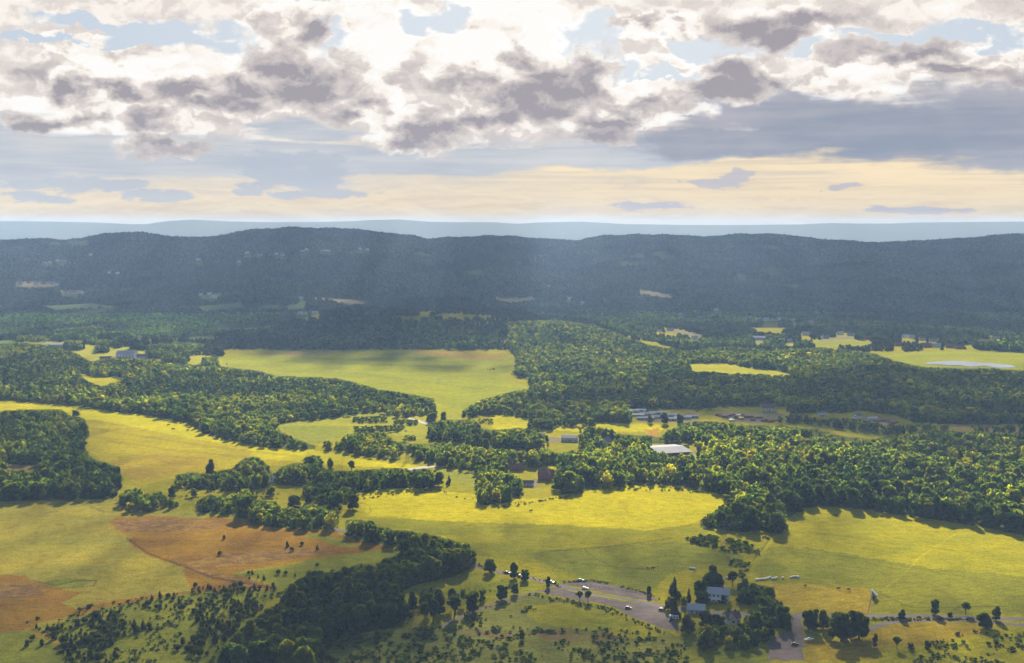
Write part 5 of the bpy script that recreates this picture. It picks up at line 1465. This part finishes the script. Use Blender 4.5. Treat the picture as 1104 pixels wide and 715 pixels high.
# ------------------------------------------------------------------ haze
def haze():
    m, nt, out = newmat('valley_haze')
    v = nd(nt, 'ShaderNodeVolumePrincipled')
    v.inputs['Color'].default_value = (0.43, 0.65, 1.0, 1)
    v.inputs['Density'].default_value = 0.000052
    v.inputs['Anisotropy'].default_value = 0.02
    nt.links.new(v.outputs[0], out.inputs['Volume'])
    mb = MB().box(-28500, 28500, -300, 17300, -1.5, 332)
    o = mb.build('haze', m)
    tag(o, 'thin blue haze filling the valley air', None, None, 'stuff')


haze()

# ------------------------------------------------------------------ sky
def dirpx(px, py):
    r, u = px - CX, CY - py
    x, y, z = r, F * CP + u * SP, -F * SP + u * CP
    return F * math.atan2(x, y), F * math.atan2(z, math.hypot(x, y))


def lin(c):
    return tuple(((v / 255) / 12.92 if v / 255 < .04045 else ((v / 255 + .055) / 1.055) ** 2.4) / 2 ** EXPO for v in c)


def build_sky():
    w = bpy.data.worlds.new('World'); SC.world = w; w.use_nodes = True
    nt = w.node_tree; nt.nodes.clear(); L = nt.links.new
    out = nd(nt, 'ShaderNodeOutputWorld')

    def put(n, i, v):
        if isinstance(v, (int, float)): n.inputs[i].default_value = v
        elif isinstance(v, tuple): n.inputs[i].default_value = v if len(v) == len(n.inputs[i].default_value) else v + (1,)
        else: L(v, n.inputs[i])

    def M(op, a, b=0.0, c=None, clamp=False):
        n = nd(nt, 'ShaderNodeMath', operation=op); n.use_clamp = clamp
        put(n, 0, a); put(n, 1, b)
        if c is not None: put(n, 2, c)
        return n.outputs[0]

    def VM(op, a, b=None):
        n = nd(nt, 'ShaderNodeVectorMath', operation=op); put(n, 0, a)
        if b is not None: put(n, 1, b)
        return n.outputs['Value'] if op in ('LENGTH', 'DOT_PRODUCT') else n.outputs[0]

    def SS(v, a, b, c=0.0, d=1.0):
        n = nd(nt, 'ShaderNodeMapRange', interpolation_type='SMOOTHSTEP'); put(n, 0, v); put(n, 1, a); put(n, 2, b); put(n, 3, c); put(n, 4, d); return n.outputs[0]

    def MIX(f, a, b):
        n = nd(nt, 'ShaderNodeMix', data_type='RGBA')
        for k, v in (('Factor', f), ('A', a), ('B', b)):
            if isinstance(v, (int, float)): n.inputs[k].default_value = v
            elif isinstance(v, tuple): n.inputs[k].default_value = v + (1,)
            else: L(v, n.inputs[k])
        return n.outputs['Result']

    def NZ(vec, sx, sy, det, rough=.55, dist=0.0, seed=0.0, col=False):
        mv = VM('MULTIPLY', vec, (1.0 / sx, 1.0 / sy, 1.0)); mv = VM('ADD', mv, (seed * 3.7, seed * 1.9, seed))
        n = nd(nt, 'ShaderNodeTexNoise'); n.inputs['Scale'].default_value = 1.0; n.inputs['Detail'].default_value = det; n.inputs['Roughness'].default_value = rough; n.inputs['Distortion'].default_value = dist
        L(mv, n.inputs['Vector']); return n.outputs['Color' if col else 'Fac']

    tc = nd(nt, 'ShaderNodeTexCoord'); sp = nd(nt, 'ShaderNodeSeparateXYZ'); L(tc.outputs['Generated'], sp.inputs[0])
    x, y, z = sp.outputs
    az = M('MULTIPLY', M('ARCTAN2', x, y), F)
    el = M('MULTIPLY', M('ARCTAN2', z, M('SQRT', M('ADD', M('MULTIPLY', x, x), M('MULTIPLY', y, y)))), F)
    cb = nd(nt, 'ShaderNodeCombineXYZ'); L(az, cb.inputs[0]); L(el, cb.inputs[1]); P = cb.outputs[0]

    wv = VM('MULTIPLY', VM('SUBTRACT', NZ(P, 70, 48, 7, .58, 0, 1.0, True), (.5, .5, .5)), (120, 84, 0))
    Pw = VM('ADD', P, wv)
    wv2 = VM('MULTIPLY', VM('SUBTRACT', NZ(P, 60, 12, 6, .6, 0, 2.0, True), (.5, .5, .5)), (90, 22, 0))
    Pw2 = VM('ADD', P, wv2)

    def C3(v, k):
        return M('MULTIPLY', M('SUBTRACT', v, .5), k)

    def blobs(lst, vec):
        acc = None
        for (px, py, rx, ry) in lst:
            a, e = dirpx(px, py)
            d = VM('LENGTH', VM('MULTIPLY', VM('SUBTRACT', vec, (a, e, 0.0)), (1.0 / rx, 1.0 / ry, 0.0)))
            v = M('SUBTRACT', 1.0, d)
            acc = v if acc is None else M('SMOOTH_MAX', acc, v, .15)
        return acc
    n_big = NZ(P, 190, 105, 10, .55, .15, 5.0)
    n_up = NZ(VM('ADD', P, (3.0, 12.0, 0.0)), 190, 105, 10, .55, .15, 5.0)
    n_fine = NZ(P, 62, 40, 9, .55, .1, 8.0)
    nb = C3(n_big, 3.2); nf = C3(n_fine, 3.2)
    relief = M('MULTIPLY', M('SUBTRACT', n_big, n_up), 5.0)          # + where the cloud thins upward, toward the sun

    def PUFF(vec, sx, sy, det=4.0):
        n = nd(nt, 'ShaderNodeTexVoronoi', feature='SMOOTH_F1', voronoi_dimensions='2D'); n.normalize = True
        n.inputs['Scale'].default_value = 1.0; n.inputs['Detail'].default_value = det; n.inputs['Roughness'].default_value = .55; n.inputs['Lacunarity'].default_value = 2.1; n.inputs['Smoothness'].default_value = .6
        L(VM('MULTIPLY', vec, (1.0 / sx, 1.0 / sy, 1.0)), n.inputs['Vector']); return n.outputs['Distance']
    wp = VM('MULTIPLY', VM('SUBTRACT', NZ(P, 60, 44, 6, .6, 0, 21.0, True), (.5, .5, .5)), (70, 50, 0))
    Pq = VM('ADD', P, wp)
    puff = PUFF(Pq, 74, 48)
    puff_up = PUFF(VM('ADD', Pq, (2.0, 9.0, 0.0)), 74, 48)
    bump = M('MULTIPLY', M('SUBTRACT', puff_up, puff), 3.0)          # + on the upper, sunward side of each billow

    holes = blobs([(190, 36, 85, 17), (240, 46, 60, 24), (110, 18, 100, 10), (30, 36, 50, 7), (150, 46, 50, 6), (352, 44, 34, 30), (470, 24, 42, 18), (626, 48, 46, 44), (660, 74, 30, 18), (645, 24, 46, 20), (755, 54, 60, 12), (705, 80, 54, 5),
                   (1046, 36, 76, 14), (868, 54, 40, 9), (950, 44, 56, 8), (790, 60, 30, 8)], Pw)
    hv = M('ADD', holes, M('ADD', M('MULTIPLY', nf, .55), M('MULTIPLY', nb, .3)))
    deck = SS(hv, .46, .10)
    top = SS(el, 265, 420)
    open_ = SS(n_big, .44, .58)
    deck = M('MULTIPLY', deck, M('ADD', M('SUBTRACT', 1.0, top), M('MULTIPLY', top, open_)))
    glow2 = SS(blobs([(560, 30, 560, 170)], P), 0.0, .9)
    glow = SS(M('ADD', blobs([(535, 36, 130, 76), (412, 30, 76, 50), (700, 30, 70, 26), (760, 120, 90, 20), (420, 130, 60, 22), (200, 86, 130, 22)], Pw), M('MULTIPLY', nf, .35)), .05, .75)
    veil = MIX(glow2, lin((192, 204, 218)), lin((204, 214, 225)))
    dk = blobs([(258, 102, 60, 26), (300, 66, 70, 44), (340, 86, 84, 44), (388, 104, 56, 28), (366, 116, 64, 20), (330, 36, 36, 20), (472, 142, 66, 34), (452, 156, 40, 18), (500, 130, 44, 14), (590, 100, 96, 40), (566, 116, 80, 24), (628, 86, 46, 46), (655, 140, 40, 14), (710, 118, 70, 14),
                (440, 68, 60, 20), (505, 86, 50, 20), (80, 92, 26, 18), (124, 96, 30, 15), (56, 128, 70, 14), (34, 70, 34, 12), (150, 128, 30, 16), (174, 154, 64, 14), (210, 96, 60, 16), (830, 32, 84, 24), (900, 24, 70, 13), (966, 60, 100, 13), (1060, 80, 90, 12), (790, 84, 60, 32), (910, 70, 60, 9), (710, 26, 60, 10), (560, 66, 34, 20)], Pw)
    soft = SS(M('ADD', M('MULTIPLY', dk, 1.0), M('ADD', M('MULTIPLY', nb, .42), M('MULTIPLY', nf, .20))), -.12, .95)
    t = M('ADD', M('MULTIPLY', soft, .84), M('ADD', M('MULTIPLY', nf, .24), M('MULTIPLY', nb, .12)))
    t = M('SUBTRACT', M('ADD', t, .16), M('ADD', M('ADD', M('MULTIPLY', bump, .85), M('MULTIPLY', relief, .26)), M('MULTIPLY', glow, .24)))
    t = M('ADD', t, M('MULTIPLY', M('SUBTRACT', 1.0, glow2), .08))
    # the nearer cumulus towers: puffy outlines with a bright rim against the hazier deck behind
    ms = blobs([(300, 58, 58, 42), (340, 78, 80, 46), (262, 100, 52, 28), (392, 104, 46, 26), (330, 26, 54, 24), (288, 36, 30, 20), (412, 30, 50, 40), (440, 140, 48, 28), (478, 146, 46, 22), (458, 156, 40, 16), (505, 128, 26, 12), (590, 94, 64, 40), (556, 108, 70, 30), (626, 84, 40, 46),
                (545, 46, 76, 52), (512, 84, 56, 34), (664, 122, 66, 28), (170, 140, 56, 22), (60, 122, 78, 24), (200, 100, 60, 24), (110, 92, 60, 22), (840, 34, 66, 22), (790, 90, 56, 36), (720, 106, 50, 26), (740, 34, 70, 16), (700, 66, 50, 9), (120, 50, 90, 16), (900, 88, 90, 22), (1050, 62, 90, 16)], Pq)
    msd = M('ADD', ms, M('ADD', M('MULTIPLY', M('SUBTRACT', .36, puff), 1.05), M('MULTIPLY', nf, .22)))
    a_ms = SS(msd, .04, .20)
    rim = SS(msd, .60, .06)
    t_in = M('SUBTRACT', M('MULTIPLY', t, 1.05), M('MULTIPLY', rim, .30))
    t_out = M('ADD', M('MULTIPLY', t, .55), M('ADD', .22, M('MULTIPLY', nf, .10)))
    tm = nd(nt, 'ShaderNodeMix', data_type='FLOAT'); put(tm, 0, a_ms); put(tm, 2, t_out); put(tm, 3, t_in); t = tm.outputs[0]
    cr = nd(nt, 'ShaderNodeValToRGB'); cr.color_ramp.interpolation = 'EASE'
    ramp = [(0.0, (255, 253, 249)), (.22, (252, 244, 234)), (.42, (226, 216, 209)), (.62, (207, 198, 194)), (.85, (185, 177, 178)), (1.0, (165, 158, 164))]
    els = cr.color_ramp.elements
    while len(els) < len(ramp): els.new(.5)
    for e_, (p_, c_) in zip(els, ramp):
        e_.position = p_; e_.color = lin(c_) + (1,)
    L(t, cr.inputs[0])
    c_deck = cr.outputs[0]
    a_dk = M('MULTIPLY', SS(M('ADD', dk, M('ADD', M('MULTIPLY', nb, .3), M('MULTIPLY', nf, .30))), .06, .40), 1.0)

    nst = NZ(P, 190, 15, 8, .62, .25, 11.0); ns = C3(nst, 3.2)
    st_r = blobs([(985, 142, 210, 38), (880, 138, 150, 38), (1120, 128, 190, 56), (790, 152, 150, 24), (800, 112, 80, 34)], Pw2)
    st_l = blobs([(110, 168, 240, 28), (320, 172, 200, 24), (470, 172, 160, 24), (640, 168, 180, 17), (720, 160, 140, 20), (-60, 160, 180, 42), (330, 140, 70, 15)], Pw2)
    a_r = SS(M('ADD', st_r, M('ADD', M('MULTIPLY', ns, .3), M('MULTIPLY', nf, .28))), .03, .42); a_l = SS(M('ADD', st_l, M('ADD', M('MULTIPLY', ns, .35), M('MULTIPLY', nf, .12))), .02, .36)
    tr = M('ADD', M('MULTIPLY', ns, .5), M('ADD', M('MULTIPLY', nb, .6), M('MULTIPLY', SS(el, 60, 140), .35)))
    c_r = MIX(SS(tr, -.5, .8), lin((144, 152, 169)), lin((184, 181, 188)))
    c_l = MIX(SS(M('ADD', ns, M('MULTIPLY', nb, .5)), -.6, .7), lin((184, 190, 200)), lin((212, 212, 212)))

    nh = NZ(P, 88, 22, 11, .66, .3, 14.0); nh2 = NZ(VM('ADD', P, (1.5, 3.5, 0.0)), 88, 22, 11, .66, .3, 14.0)
    nhs = C3(nh, 3.2)
    nrow = C3(NZ(P, 240, 6.5, 6, .6, .2, 17.0), 3.2)
    right = SS(az, -420, 300)
    c_h0 = MIX(right, lin((220, 215, 206)), lin((226, 209, 182)))
    c_h1 = MIX(right, lin((255, 236, 202)), lin((255, 230, 184)))
    low = SS(el, 64, 16)
    bil = SS(M('ADD', M('ADD', M('MULTIPLY', M('SUBTRACT', nh, nh2), 4.5), M('MULTIPLY', nhs, .9)), M('MULTIPLY', low, .25)), -.55, .95)
    rows = SS(M('ADD', nrow, M('MULTIPLY', right, .30)), .02, .50)
    fh = M('MAXIMUM', M('MULTIPLY', bil, M('ADD', M('MULTIPLY', low, .8), .2)), M('MULTIPLY', rows, M('SUBTRACT', 1.0, M('MULTIPLY', low, .35))))
    big2 = NZ(P, 150, 34, 5, .55, .2, 27.0)
    fh = M('MULTIPLY', fh, SS(M('ADD', big2, M('MULTIPLY', low, .14)), .32, .60, .5, 1.0))
    c_hor = MIX(fh, c_h0, c_h1)
    c_hor = MIX(M('MULTIPLY', SS(nhs, -.15, -.6), M('ADD', .15, M('MULTIPLY', low, .55))), c_hor, MIX(right, lin((190, 198, 209)), lin((192, 187, 190))))
    edge = M('ADD', el, M('ADD', M('MULTIPLY', puff, 26), M('MULTIPLY', nb, 14)))
    a_hor = SS(edge, 97, 86)

    puff2 = PUFF(VM('ADD', P, VM('MULTIPLY', VM('SUBTRACT', NZ(P, 24, 14, 5, .6, 0, 31.0, True), (.5, .5, .5)), (30, 16, 0))), 24, 13, 3.0)
    lowc = blobs([(62, 199, 56, 9), (124, 202, 40, 7), (172, 211, 44, 7), (40, 213, 42, 5), (291, 184, 26, 24), (341, 188, 34, 26), (318, 174, 70, 10), (345, 208, 70, 7), (793, 194, 20, 13), (775, 198, 40, 6), (905, 202, 16, 5), (270, 206, 18, 9), (700, 222, 50, 5), (985, 226, 60, 5)], Pw2)
    a_lc = SS(M('ADD', lowc, M('ADD', M('MULTIPLY', M('SUBTRACT', .36, puff2), 1.4), M('MULTIPLY', nhs, .30))), .10, .42)
    a_lc = M('MULTIPLY', a_lc, .88)
    c_lc = MIX(right, lin((184, 192, 204)), lin((186, 184, 195)))
    warm = SS(el, 62, 2)
    c_hor = MIX(M('MULTIPLY', warm, .8), c_hor, MIX(fh, lin((238, 204, 156)), lin((250, 226, 182))))

    inframe = M('SUBTRACT', 1.0, top)
    col = MIX(deck, veil, c_deck); al = M('MAXIMUM', deck, M('MULTIPLY', inframe, .97))
    for a, c in ((a_hor, c_hor), (a_l, c_l), (a_r, c_r), (M('MULTIPLY', a_dk, .96), c_deck), (M('MULTIPLY', a_lc, .9), c_lc)):
        col = MIX(a, col, c)
        al = M('SUBTRACT', 1.0, M('MULTIPLY', M('SUBTRACT', 1.0, al), M('SUBTRACT', 1.0, a)))
    back = M('MAXIMUM', top, SS(y, .25, -.2))
    col = MIX(M('MULTIPLY', back, .85), col, lin((78, 86, 100)))
    sky = nd(nt, 'ShaderNodeTexSky', sky_type='NISHITA'); sky.sun_disc = False
    sky.sun_elevation = SUN_EL; sky.sun_rotation = SUN_AZ; sky.altitude = 300; sky.air_density = 1.2; sky.dust_density = 1.5; sky.ozone_density = 2.0
    b1 = nd(nt, 'ShaderNodeBackground'); b1.inputs['Strength'].default_value = 0.06; L(sky.outputs[0], b1.inputs['Color'])
    b2 = nd(nt, 'ShaderNodeBackground'); b2.inputs['Strength'].default_value = 1.0; L(col, b2.inputs['Color'])
    mx = nd(nt, 'ShaderNodeMixShader'); L(al, mx.inputs[0]); L(b1.outputs[0], mx.inputs[1]); L(b2.outputs[0], mx.inputs[2])
    L(mx.outputs[0], out.inputs['Surface'])
    w.cycles.sampling_method = 'MANUAL'; w.cycles.sample_map_resolution = 512


build_sky()

# ------------------------------------------------------------------ sun, camera, render settings
sl = bpy.data.lights.new('sun', 'SUN'); sl.energy = 5.0; sl.angle = R(0.53); sl.color = (1.0, 0.90, 0.74)
so = bpy.data.objects.new('sun', sl); COL.objects.link(so)
so.rotation_euler = Vector(SUNV).to_track_quat('Z', 'Y').to_euler(); so.location = (0, 0, 3000)

cd = bpy.data.cameras.new('camera'); cd.sensor_width = 36; cd.lens = 36 * F / 1104; cd.clip_start = 1; cd.clip_end = 60000
co = bpy.data.objects.new('camera', cd); COL.objects.link(co)
co.location = (0, 0, H0); co.rotation_euler = (math.pi / 2 - PITCH, 0, 0)
SC.camera = co

vs = SC.view_settings
vs.view_transform = 'Standard'; vs.look = 'None'; vs.gamma = 1.0; vs.exposure = EXPO; vs.use_curve_mapping = False
SC.render.engine = 'CYCLES'
cy = SC.cycles
cy.max_bounces = 5; cy.diffuse_bounces = 2; cy.glossy_bounces = 2; cy.transmission_bounces = 3; cy.volume_bounces = 0; cy.transparent_max_bounces = 8
cy.use_denoising = True
try:
    cy.denoiser = 'OPENIMAGEDENOISE'; cy.denoising_input_passes = 'RGB_ALBEDO_NORMAL'; cy.denoising_prefilter = 'ACCURATE'
except Exception:
    pass
cy.sample_clamp_indirect = 4.0
SC.render.use_persistent_data = False
